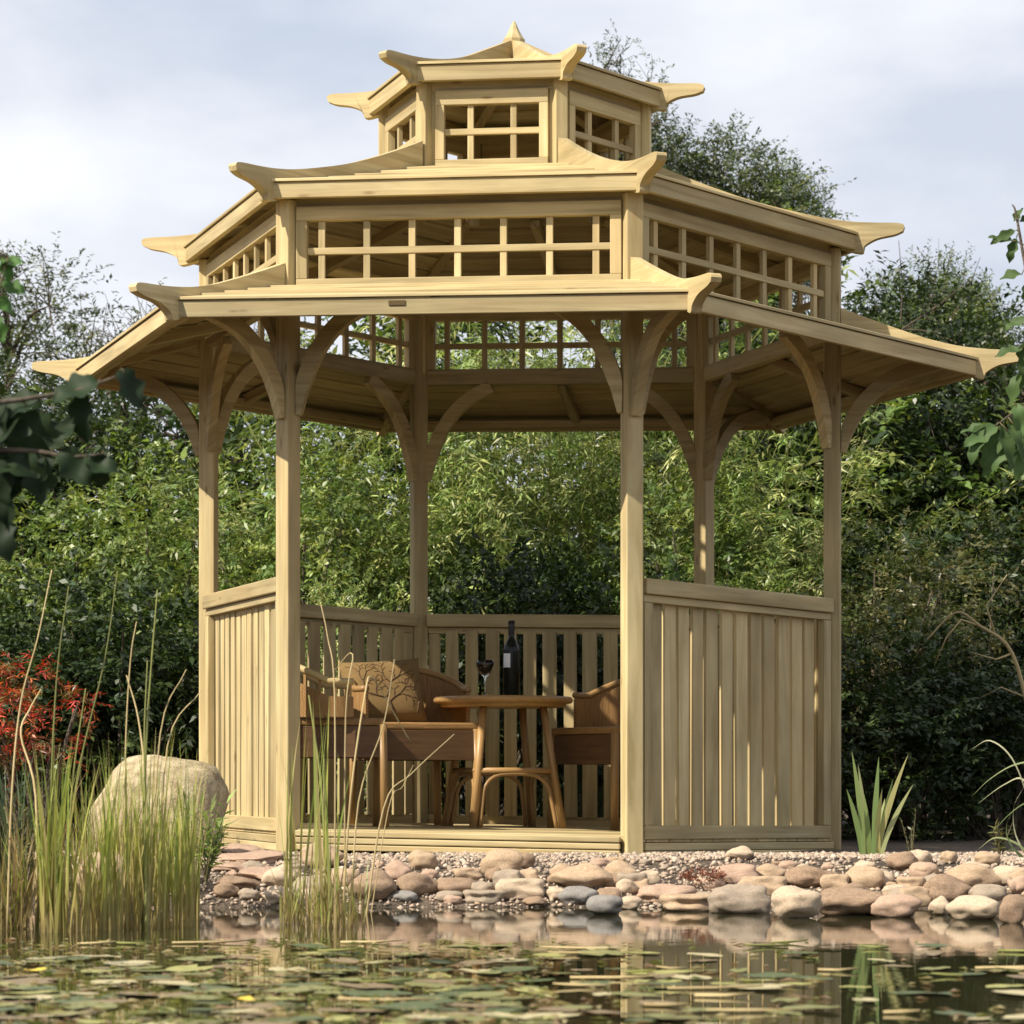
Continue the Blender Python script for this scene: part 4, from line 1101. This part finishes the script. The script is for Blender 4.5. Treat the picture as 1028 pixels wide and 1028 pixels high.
ROCKS = [
    (z7(195, 893, 338, 988), 'brown', "big dark brown rock at the left end of the row, beside the reeds"),
    (z7(305, 868, 380, 926), 'pink', "rounded pinkish rock behind the big dark brown one"),
    (z7(335, 902, 458, 972), 'brown', "brown rock with a shaded face next to the big dark brown one"),
    (z7(370, 838, 456, 898), 'tan', "tan rock on the gravel below the left part of the step"),
    (z7(316, 955, 398, 990), 'slate', "small flat blue-grey stone at the water, leftmost of its colour"),
    (z7(440, 918, 565, 968), 'brown', "long grey-brown rock under the step, behind two small stones"),
    (z7(450, 955, 528, 990), 'grey', "small grey-tan stone at the waterline left of the flat dark slab"),
    (z7(580, 835, 702, 915), 'tan', "tall tan block standing on the gravel against the step"),
    (z7(590, 888, 648, 934), 'brown', "brown stone with a dark face in front of the tall tan block"),
    (z7(545, 928, 624, 966), 'grey', "flat grey-brown stone between tall block and waterline"),
    (z7(528, 953, 656, 992), 'grey', "wide flat dark slab lying at the waterline"),
    (z7(675, 892, 748, 940), 'tan', "light tan rounded rock behind the big pale round one"),
    (z7(623, 920, 762, 982), 'pale', "big pale round rock at the waterline near the middle"),
    (z7(770, 876, 968, 954), 'tan', "largest tan rock with a pointed top, left of the right front post"),
    (z7(935, 868, 1030, 938), 'tan', "rounded tan rock below the foot of the right front post"),
    (z7(966, 920, 1030, 968), 'pale', "small white pebble-like rock in front of the post foot"),
    (z7(768, 943, 832, 986), 'pale', "small pale rock wedged beside the blue-grey oval one"),
    (z7(800, 943, 914, 997), 'slate', "oval blue-grey rock below the largest tan one"),
    (z7(905, 948, 982, 996), 'brown', "brown rock between the oval blue-grey and the white one"),
    (z7(884, 968, 988, 1024), 'slate', "pointed dark slate-grey stone at the waterline"),
    (z7(975, 970, 1040, 1008), 'pale', "cream stone at the waterline right of the pointed slate one"),
    (z7(698, 971, 768, 1002), 'brown', "small flat brown stone lying in the shallow water"),
    (z8(100, 788, 252, 836), 'pink', "flat pinkish-tan rock below the left edge of the right balustrade"),
    (z8(155, 812, 310, 853), 'tan', "low flat tan rock at the waterline in front of the pinkish one"),
    (z8(270, 788, 422, 858), 'grey', "large smooth rock, tan fading to grey, at the waterline"),
    (z8(345, 768, 460, 818), 'tan', "flat tan rock behind the large smooth grey one"),
    (z8(310, 695, 380, 730), 'pale', "pale oval rock lying alone high on the gravel"),
    (z8(380, 738, 458, 778), 'tan', "tan rock half sunk in gravel right of the rust-red clump"),
    (z8(455, 743, 584, 798), 'brown', "brown flattish rock in the middle of the upper row"),
    (z8(423, 793, 548, 870), 'pale', "large pale block at the waterline right of the smooth grey one"),
    (z8(518, 798, 694, 864), 'brown', "wide brown-grey rock at the waterline below the iris"),
    (z8(600, 745, 694, 804), 'tan', "tan rock directly in front of the iris"),
    (z8(620, 732, 674, 762), 'pale', "small pale rock at the foot of the iris"),
    (z8(664, 813, 782, 868), 'pink', "round pinkish rock at the waterline right of the wide brown one"),
    (z8(700, 709, 776, 758), 'brown', "dark brown rock right behind the iris leaves"),
    (z8(750, 704, 808, 742), 'pale', "pale tan rock right of the dark brown one, at the back"),
    (z8(755, 743, 824, 783), 'tan', "tan rock in front of the back row, right of the iris"),
    (z8(688, 788, 748, 820), 'pale', "small pale rock above the round pinkish one"),
    (z8(728, 793, 804, 843), 'tan', "tan rock squeezed between pinkish and small cream stones"),
    (z8(800, 816, 854, 862), 'pale', "small cream rock at the waterline beside the big pale one"),
    (z8(790, 764, 904, 834), 'brown', "brown sloping rock under the wide flat tan one"),
    (z8(848, 738, 984, 804), 'tan', "wide flat tan rock right of the iris, in the upper row"),
    (z8(880, 733, 954, 772), 'pale', "pale rock behind the wide flat tan one"),
    (z8(848, 816, 974, 874), 'pale', "big pale rock at the waterline touching a green leaf"),
    (z8(900, 788, 988, 834), 'grey', "mossy grey-tan rock above the big pale one"),
    (z8(953, 743, 1034, 793), 'pale', "pale rock by the foot of the arching grass"),
    (z8(970, 813, 1040, 882), 'brown', "rounded brown rock at the right end of the waterline"),
    (z8(998, 768, 1045, 813), 'pink', "pink rock at the right end of the upper row"),
    (z8(828, 707, 870, 737), 'tan', "small tan rock at the back beneath the thin brown weed"),
    (z8(724, 769, 794, 803), 'tan', "small tan rock in the gap below the dark brown one"),
    (z8(280, 738, 392, 788), 'pink', "reddish rock right of the rust-red dead clump"),
    (z8(540, 763, 610, 808), 'tan', "tan rock tucked between brown flat one and iris rock"),
    ((262, 868, 300, 892), 'pale', "small pale rock beside the slate pile in the shallows"),
    ((300, 846, 345, 872), 'tan', "tan rock half hidden by reeds at the left end of the step"),
    ((214, 886, 240, 902), 'brown', "small wet brown stone at the water's edge below the slates"),
    ((238, 892, 262, 905), 'grey', "small wet grey stone at the water's edge below the slates"),
    ((262, 890, 292, 908), 'pale', "pale stone at the water's edge left of the sparse reeds"),
    ((292, 880, 330, 903), 'grey', "grey rounded stone behind the sparse reeds"),
    ((330, 872, 362, 893), 'tan', "tan stone behind the sparse reeds below the step's left end"),
    ((72, 856, 130, 912), 'tan', "squarish tan block in the reeds below the boulder"),
    ((14, 920, 48, 944), 'brown', "low brown rock in the water at the left edge"),
]
for bx, col, lab in ROCKS: rock(*bx, col, lab)
# slates
SL = [(212, 848, 268, 858, "thin pinkish slate, topmost of the slate pile by the side balustrade"), (218, 857, 285, 867, "pinkish slate, second from the top of its pile"),
      (210, 866, 262, 876, "grey-pink slate tilted in the middle of its pile"), (236, 873, 300, 884, "wide slate sticking out to the right of its pile"),
      (208, 880, 268, 894, "dark wet slate at the bottom of its pile")]
for i, (a, b, c, d_, lab) in enumerate(SL):
    o = rock(a, b, c, d_, 'pink' if i < 4 else 'brown', lab, mesh=9 + i % 4, group="slates stacked at the pavilion corner", dep=.8, name="slate"); o.rotation_euler = (.1, .08 * (-1) ** i, .4 * i)
# boulder
o = rock(82, 757, 226, 878, 'boulder', "huge lichen-covered boulder behind the reeds beside the pavilion", mesh=BOULDER, dep=.7, d=9.75, rz=0.0, name="boulder"); o["category"] = "boulder"; del o["group"]
# small cobbles between the named rocks
rc = random.Random(77); COB = {'tan': "small tan cobble among the larger rocks of the pond edge", 'pale': "small pale cobble among the larger rocks of the pond edge", 'brown': "small brown cobble among the larger rocks of the pond edge", 'grey': "small grey cobble among the larger rocks of the pond edge", 'pink': "small pinkish cobble among the larger rocks of the pond edge"}
for i in range(85):
    px = rc.uniform(225, 1035); py = rc.uniform(868, 914); w = rc.uniform(8, 24) if i % 3 else rc.uniform(20, 34)
    col = rc.choice(list(COB))
    rock(px - w / 2, py - w * rc.uniform(.45, .7), px + w / 2, py, col, COB[col], group="small cobbles among the rocks", name="cobble")
# gravel
rng = np.random.default_rng(12)
import bmesh
bm = bmesh.new(); bmesh.ops.create_icosphere(bm, subdivisions=1, radius=1.0)
iv = np.array([v.co[:] for v in bm.verts]); ifc = np.array([[v.index for v in f.verts] for f in bm.faces]); bm.free()
n = 14000
gx_ = rng.uniform(-1.75, 2.1, n); gy_ = rng.uniform(-2.46, -0.9, n)
keep = []
for x, y in zip(gx_, gy_):
    lx, ly = x * ct + y * st_, -x * st_ + y * ct
    inside = max(abs(SIDES[k].n.x * lx + SIDES[k].n.y * ly) if False else (SIDES[k].n.x * lx + SIDES[k].n.y * ly) for k in range(6)) < 1.17
    keep.append(not inside)
gx_, gy_ = gx_[keep], gy_[keep]; n = len(gx_)
rr = rng.uniform(.004, .0115, n)
V = iv[None] * rr[:, None, None] * rng.uniform(.6, 1.25, (n, 1, 3)) * rng.uniform(.85, 1.15, (n, len(iv), 1))
ca, sa = np.cos(rng.uniform(0, 6.28, n)), np.sin(rng.uniform(0, 6.28, n))
x_ = V[:, :, 0] * ca[:, None] - V[:, :, 1] * sa[:, None]; y_ = V[:, :, 0] * sa[:, None] + V[:, :, 1] * ca[:, None]
gzv = np.array([gz(x, y) for x, y in zip(gx_, gy_)])
V = np.stack([x_ + gx_[:, None], y_ + gy_[:, None], V[:, :, 2] * .8 + (gzv + rr * .35)[:, None]], 2)
Fc = (ifc[None] + (np.arange(n) * len(iv))[:, None, None]).reshape(-1, 3)
me = bpy.data.meshes.new("gravel"); me.from_pydata(V.reshape(-1, 3).tolist(), [], Fc.tolist())
gc = np.array([(0.43, 0.34, 0.25), (0.34, 0.26, 0.19), (0.48, 0.40, 0.31), (0.25, 0.195, 0.15), (0.39, 0.285, 0.21)])[rng.integers(0, 5, n)] * rng.uniform(.7, 1.15, (n, 1))
at_ = me.attributes.new("tint", 'FLOAT_COLOR', 'POINT'); cc = np.ones((n, len(iv), 4), np.float32); cc[:, :, :3] = gc[:, None]; at_.data.foreach_set("color", cc.reshape(-1))
me.polygons.foreach_set("use_smooth", [True] * len(me.polygons))
pm, t, bs, lk = new_mat("pebble"); a_ = t.nodes.new("ShaderNodeAttribute"); a_.attribute_name = "tint"; lk(a_.outputs["Color"], bs.inputs["Base Color"]); bs.inputs["Roughness"].default_value = .8
tag(link_mesh("gravel", me, pm), "pale mixed gravel between the pavilion and the pond rocks", "gravel", kind='stuff')
# rust-red dead clump
rng = np.random.default_rng(3)
b = at(706, 892, on_ground(706, 892)); o_ = rand_dirs(rng, 90) * np.array([.11, .08, .05])
q, tt = sprays(rng, np.abs(o_) * np.array([1, 1, 1]) * np.sign(o_) * np.array([1, 1, .3]) + np.array([0, 0, .03]), unit(o_ + np.array([0, 0, .04])), rng.uniform(.03, .06, 90), 8, .022, .009, pick_tint(rng, 90, [(0.20, 0.07, 0.045), (0.28, 0.11, 0.06), (0.13, 0.05, 0.03)]), .1)
me = quads_mesh("dead_plant", q, tt); me.materials.append(M['leaf']); o = link_mesh("dead_plant", me, None); o.location = b + Vector((0, 0, .02)); o.scale = (.5, .6, .6)
tag(o, "low rust-red dead plant clump lying among the rocks", "dead plant")

# ------------------------------------------------------------------ floating leaves
def pad_mesh(seed, el):
    rd = random.Random(seed); n = 14; vv = [(0, 0, 0.004)]
    for ring in (.55, 1.0):
        for k in range(n):
            a = 2 * math.pi * k / n; r = ring * (1 + .10 * math.sin(2 * a + seed) + rd.uniform(-.02, .02))
            if ring == 1.0 and k == 0: r *= .45
            vv.append((math.cos(a) * r, math.sin(a) * r * el, .002 + (.03 * rd.uniform(-.3, .9) if ring == 1.0 else .01)))
    fs = [(0, 1 + k, 1 + (k + 1) % n) for k in range(n)] + [(1 + k, 1 + n + k, 1 + n + (k + 1) % n, 1 + (k + 1) % n) for k in range(n)]
    me = bpy.data.meshes.new("floating_leaf"); me.from_pydata(vv, [], fs); me.polygons.foreach_set("use_smooth", [True] * len(fs))
    return me
PADS = [pad_mesh(i, e_) for i, e_ in enumerate((.95, .8, .55, .9, .4, .7))]
def pad_mat(name, c):
    m = rock_mat(name, tuple(x * .8 for x in c), tuple(x * 1.2 for x in c), 3.0, .38, tuple(x * .45 for x in c)); return m
PM = {'olive green': pad_mat("olive_pad", (0.20, 0.20, 0.07)), 'dull brown': pad_mat("brown_pad", (0.22, 0.16, 0.085)), 'pale straw': pad_mat("pale_pad", (0.46, 0.40, 0.22)),
      'dark green': pad_mat("dark_pad", (0.085, 0.11, 0.04)), 'yellow-green': pad_mat("lime_pad", (0.33, 0.32, 0.10))}
for me in PADS: me.materials.append(PM['olive green'])
rp_ = random.Random(21); cols = ['olive green'] * 8 + ['dull brown'] * 5 + ['pale straw'] * 3 + ['dark green'] * 5 + ['yellow-green'] * 4
n_p = 0; lastp = []
while n_p < 250:
    py = 946 + (1032 - 946) * rp_.random() ** 0.8; px = rp_.uniform(-20, 1050)
    dens = 1.0 if px < 560 else (.34 if px < 820 else .22)
    if py < 958: dens *= .45
    if rp_.random() > dens: continue
    d = (CAMH - WZ) * F / (py - YH)
    X, Y = CAMX + (px - PXC) / F * d, d - CAMD
    r = rp_.uniform(.024, .074)
    if sum((X - a) ** 2 + (Y - b) ** 2 < (.6 * (r + c)) ** 2 for a, b, c in lastp[-290:]): 
        if rp_.random() < .8: continue
    lastp.append((X, Y, r)); c = rp_.choice(cols)
    o = bpy.data.objects.new("floating_leaf", rp_.choice(PADS)); C.objects.link(o)
    o.location = (X, Y, WZ + .002 + .0015 * (n_p % 3)); o.scale = (r, r, r * rp_.uniform(.5, 1.6)); o.rotation_euler = (rp_.uniform(-.05, .05), rp_.uniform(-.05, .05), rp_.uniform(0, 6.28))
    o.material_slots[0].link = 'OBJECT'; o.material_slots[0].material = PM[c]
    tag(o, f"{c} leaf floating among many others on the pond", "floating leaf", f"{c} leaves floating on the pond"); n_p += 1
# duckweed-like scraps, uncounted
rng = np.random.default_rng(31); n = 3000
py = 944 + 90 * rng.random(n); px = rng.uniform(-40, 1070, n); k = rng.random(n) < np.where(px < 560, 1, np.where(px < 820, .20, .09)); px, py = px[k], py[k]; n = len(px)
d = (CAMH - WZ) * F / (py - YH); P = np.stack([CAMX + (px - PXC) / F * d, d - CAMD, np.full(n, WZ + .003)], 1)
an = rng.uniform(0, 6.28, n); dr = np.stack([np.cos(an), np.sin(an), rng.uniform(-.02, .10, n)], 1)
tt = pick_tint(rng, n, [(0.19, 0.19, 0.06), (0.36, 0.30, 0.15), (0.11, 0.13, 0.04), (0.22, 0.15, 0.08)])
me = quads_mesh("pond_scraps", leaf_quads(P, dr, np.tile([0, 0, 1.0], (n, 1)) + rng.normal(size=(n, 3)) * .1, rng.uniform(.012, .05, n), rng.uniform(.006, .02, n)), tt); me.materials.append(M['leaf'])
tag(link_mesh("pond_scraps", me, None), "scatter of leaf scraps and duckweed on the pond surface", "pond scraps", kind='stuff')
# yellow leaves
def yellow(px, py, sz, lab, seed):
    d = (CAMH - WZ) * F / (py - YH); rd = random.Random(seed); n = 12
    vv = [(0, 0, .0)]
    for k in range(n):
        a = 2 * math.pi * k / n; r = 1 + .3 * math.sin(3 * a + seed); vv.append((math.cos(a) * r, math.sin(a) * r * .8, .22 * abs(math.sin(a + seed)) + rd.uniform(0, .1)))
    me = bpy.data.meshes.new("yellow_leaf"); me.from_pydata(vv, [], [(0, 1 + k, 1 + (k + 1) % n) for k in range(n)])
    o = link_mesh("yellow_leaf", me, YM); o.location = (CAMX + (px - PXC) / F * d, d - CAMD, WZ + .006); o.scale = (sz, sz, sz); tag(o, lab, "floating leaf")
YM = pad_mat("yellow_leaf", (0.62, 0.46, 0.045))
yellow(33, 978, .024, "bright yellow leaf floating alone near the left edge of the pond", 1)
yellow(240, 1008, .030, "bright yellow folded leaf floating nearest, left of the pond's middle", 4)
WM_ = plain("white_petal", (0.75, 0.74, 0.68), .5)
# straws lying on the water
rs = random.Random(4)
for i in range(26):
    px = rs.uniform(560, 1030) if i > 6 else rs.uniform(30, 420); py = rs.uniform(940, 1022); d = (CAMH - WZ) * F / (py - YH); l = rs.uniform(.06, .22)
    X, Y = CAMX + (px - PXC) / F * d, d - CAMD; a = rs.uniform(-.35, .35) + (math.pi if rs.random() < .5 else 0)
    mb = MB(); e_ = Vector((math.cos(a), math.sin(a), 0)); sd = Vector((-math.sin(a), math.cos(a), 0))
    mb.tube([e_ * -l / 2, sd * rs.uniform(-.02, .02), e_ * l / 2 + UP * .004], [.003, .0035, .0015], 5)
    o = mb.build("floating_straw", M['straw'] if i % 3 else M['greenstem']); o.location = (X, Y, WZ + .004)
    lb_ = "dry straw lying flat on the pond surface" if i % 3 else "green straw lying flat on the pond surface"
    tag(o, lb_, "floating straw", ("dry" if i % 3 else "green") + " straws on the pond")

# ------------------------------------------------------------------ overhanging branches at both sides
def leaf_solid(l, w, seed):
    """one broad leaf, cupped, as points for a mesh (len along +x)"""
    n = 13; vv, fs = [], []
    for i in range(n + 1):
        s = i / n; ww = w * math.sin(math.pi * min(1, (s * .94 + .05))) ** .8 * (1.15 - .35 * s) * (1 + .22 * math.sin(s * 16 + seed))
        zc = -(.10 + .10 * (seed % 3)) * l * s * s
        for k in (-1, -.5, 0, .5, 1): vv.append((l * s, k * ww / 2, zc + abs(k) * ww * .16 + .004 * math.sin(9 * s + seed + k)))
    for i in range(n):
        for k in range(4): a = i * 5 + k; fs.append((a, a + 1, a + 6, a + 5))
    return vv, fs
def leafy_branch(name, path, leaves_, label, col, cat="branch", mat='matte_leaf', rad=.010):
    """path: world points from the rooted trunk outwards; leaves_: (world pos, direction, length, width)"""
    b0 = Vector(path[0]); r = empty(name, b0)
    mb = MB(); c = [Vector(q) - b0 for q in catmull(path, 5)]
    mb.tube(c, list(np.linspace(rad * 2.2, rad * .25, len(c))), 7, 1.0); mb.build("stem", M['bark'], r)
    rl_ = random.Random(len(leaves_)); mean_l = sum(q[2] for q in leaves_) / len(leaves_); leaves_ = list(leaves_)
    for q in c[len(c) // 4:]:                      # the rest of the branch, outside the photograph, is leafy too
        P_ = q + b0; px_ = PXC + F * (P_.x - CAMX) / (P_.y + CAMD)
        if px_ < -60 or px_ > 1090:
            for _ in range(2):
                leaves_.append((P_ + Vector((rl_.uniform(-.05, .05), rl_.uniform(-.06, .06), rl_.uniform(-.07, .04))), (rl_.uniform(-1, 1), rl_.uniform(-.6, .6), rl_.uniform(-1, .3)), mean_l * rl_.uniform(.7, 1.1), mean_l * rl_.uniform(.4, .7)))
    for i, (p, dr, l, w) in enumerate(leaves_):
        vv, fs = leaf_solid(l, w, i); dr = Vector(dr).normalized()
        nrm = Vector((random.uniform(-.5, .5), -.75, .65 + random.uniform(-.3, .3))); sd = nrm.cross(dr).normalized(); nn = dr.cross(sd)
        near = min(c, key=lambda q: (q + b0 - Vector(p)).length)
        base = Vector(p) - b0
        me = bpy.data.meshes.new("leaf"); me.from_pydata([tuple(base + dr * q[0] + sd * q[1] + nn * q[2]) for q in vv] , [], fs)
        at_ = me.attributes.new("tint", 'FLOAT_COLOR', 'POINT'); cc = np.array(col) * random.uniform(.75, 1.25); at_.data.foreach_set("color", np.tile(np.append(cc, 1), (len(vv), 1)).astype(np.float32).reshape(-1))
        me.polygons.foreach_set("use_smooth", [True] * len(fs)); me.materials.append(M[mat])
        lf = link_mesh("leaf", me, None, r)
        m2 = MB(); m2.tube([near, near.lerp(base, .5) + UP * .006, base], [.0022, .0018, .0014], 5, 1.0); m2.build("leaf_stalk", M['stem'], lf)
    return tag(r, label, cat)
dL = 5.4
root = Vector((-2.55, -5.6, gz(-2.55, -5.6) - .05))
def lv(px, py, d, ang, lpx, wr=.72):
    s = F / d; lpx = lpx * (.8 if d < 6 else 1)
    return (at(px, py, d), (math.cos(R(ang)), random.uniform(-.4, .2), math.sin(R(ang))), lpx / s, lpx / s * wr)
pathL = [root, Vector((-2.3, -5.7, .5)), at(-220, 330, dL + .3), at(-60, 400, dL), at(60, 395, dL), at(125, 375, dL)]
leafy_branch("vine_branch", pathL, [
    lv(120, 372, dL, -60, 55), lv(98, 385, dL, 195, 60), lv(85, 395, dL, -100, 62), lv(40, 400, dL, 200, 62), lv(30, 412, dL, -70, 66), lv(5, 405, dL, -110, 70)],
    "upper overhanging branch of big dark green leaves touching the left roof tip", (0.014, 0.028, 0.010), rad=.006)
pathL3 = [root + Vector((.05, -.1, 0)), Vector((-2.2, -5.75, .4)), at(-180, 470, dL + .1), at(-60, 455, dL), at(20, 452, dL), at(70, 458, dL), at(104, 456, dL)]
leafy_branch("vine_branch", pathL3, [lv(62, 452, dL, -50, 56), lv(85, 462, dL, -15, 46), lv(102, 456, dL, -95, 44), lv(-8, 458, dL, -20, 66), lv(20, 455, dL, -65, 56), lv(-8, 462, dL, -75, 62), lv(45, 458, dL, -110, 46), lv(-14, 480, dL, -60, 66), lv(-2, 500, dL, -80, 60), lv(10, 458, dL, -95, 60), lv(32, 455, dL, -75, 64), lv(50, 450, dL, 60, 50), lv(12, 450, dL, 75, 50), lv(-10, 450, dL, 50, 56), lv(-10, 520, dL, -60, 60)],
    "lower overhanging branch of big dark green leaves, hanging to mid-height at the left", (0.014, 0.028, 0.010), rad=.006)
pathL2 = [root + Vector((.1, .1, 0)), Vector((-2.35, -5.3, .7)), at(-160, 250, dL), at(-40, 240, dL), at(8, 258, dL)]
leafy_branch("vine_branch", pathL2, [lv(0, 262, dL, 0, 30), lv(3, 285, dL, -20, 32), lv(-8, 300, dL, -25, 34), lv(2, 262, dL, -70, 30), lv(-8, 320, dL, -60, 34)],
             "bright leafy shoot poking in at the upper left edge against the sky", (0.06, 0.13, 0.03))
dR = 8.2
rootR = Vector((2.75, -3.2, gz(2.75, -3.2) - .05))
pathR = [rootR, Vector((2.5, -3.2, .9)), at(1120, 380, dR), at(1045, 330, dR), at(1030, 270, dR), at(1020, 215, dR), at(1016, 205, dR)]
leafy_branch("climber_branch", pathR, [lv(1016, 242, dR, 165, 24, .45), lv(1018, 232, dR, 205, 26, .4), lv(1020, 240, dR, -110, 24, .45), lv(1018, 222, dR, 60, 16, .5), lv(1024, 222, dR, 20, 20, .45), lv(1026, 275, dR, 185, 24, .6), lv(1030, 285, dR, -80, 26, .5),
              lv(1030, 320, dR, 200, 24, .5), lv(1028, 345, dR, -95, 26, .5), lv(1026, 350, dR, 190, 28, .5), lv(1030, 360, dR, -100, 34, .45), lv(1024, 375, dR, -115, 34, .45), lv(1034, 250, dR, 90, 24, .5)],
             "green climber shoot hanging at the right edge above the roof tip", (0.05, 0.085, 0.025), rad=.006)
pathR2 = [rootR + Vector((.05, .05, 0)), Vector((2.6, -3.1, .8)), at(1110, 420, dR), at(1040, 405, dR), at(995, 430, dR)]
leafy_branch("climber_branch", pathR2, [lv(1000, 428, dR, -150, 40, .45), lv(985, 428, dR, -110, 40, .4), lv(998, 430, dR, -100, 48, .42), lv(1005, 428, dR, -75, 48, .4), lv(1012, 425, dR, -60, 42, .42), lv(1020, 405, dR, -80, 36, .4), lv(990, 428, dR, 190, 26, .5), lv(1024, 440, dR, -90, 44, .4), lv(1016, 440, dR, 230, 46, .4)],
             "drooping spray of bright green leaves at the right edge below the roof tip", (0.07, 0.12, 0.04), rad=.006)
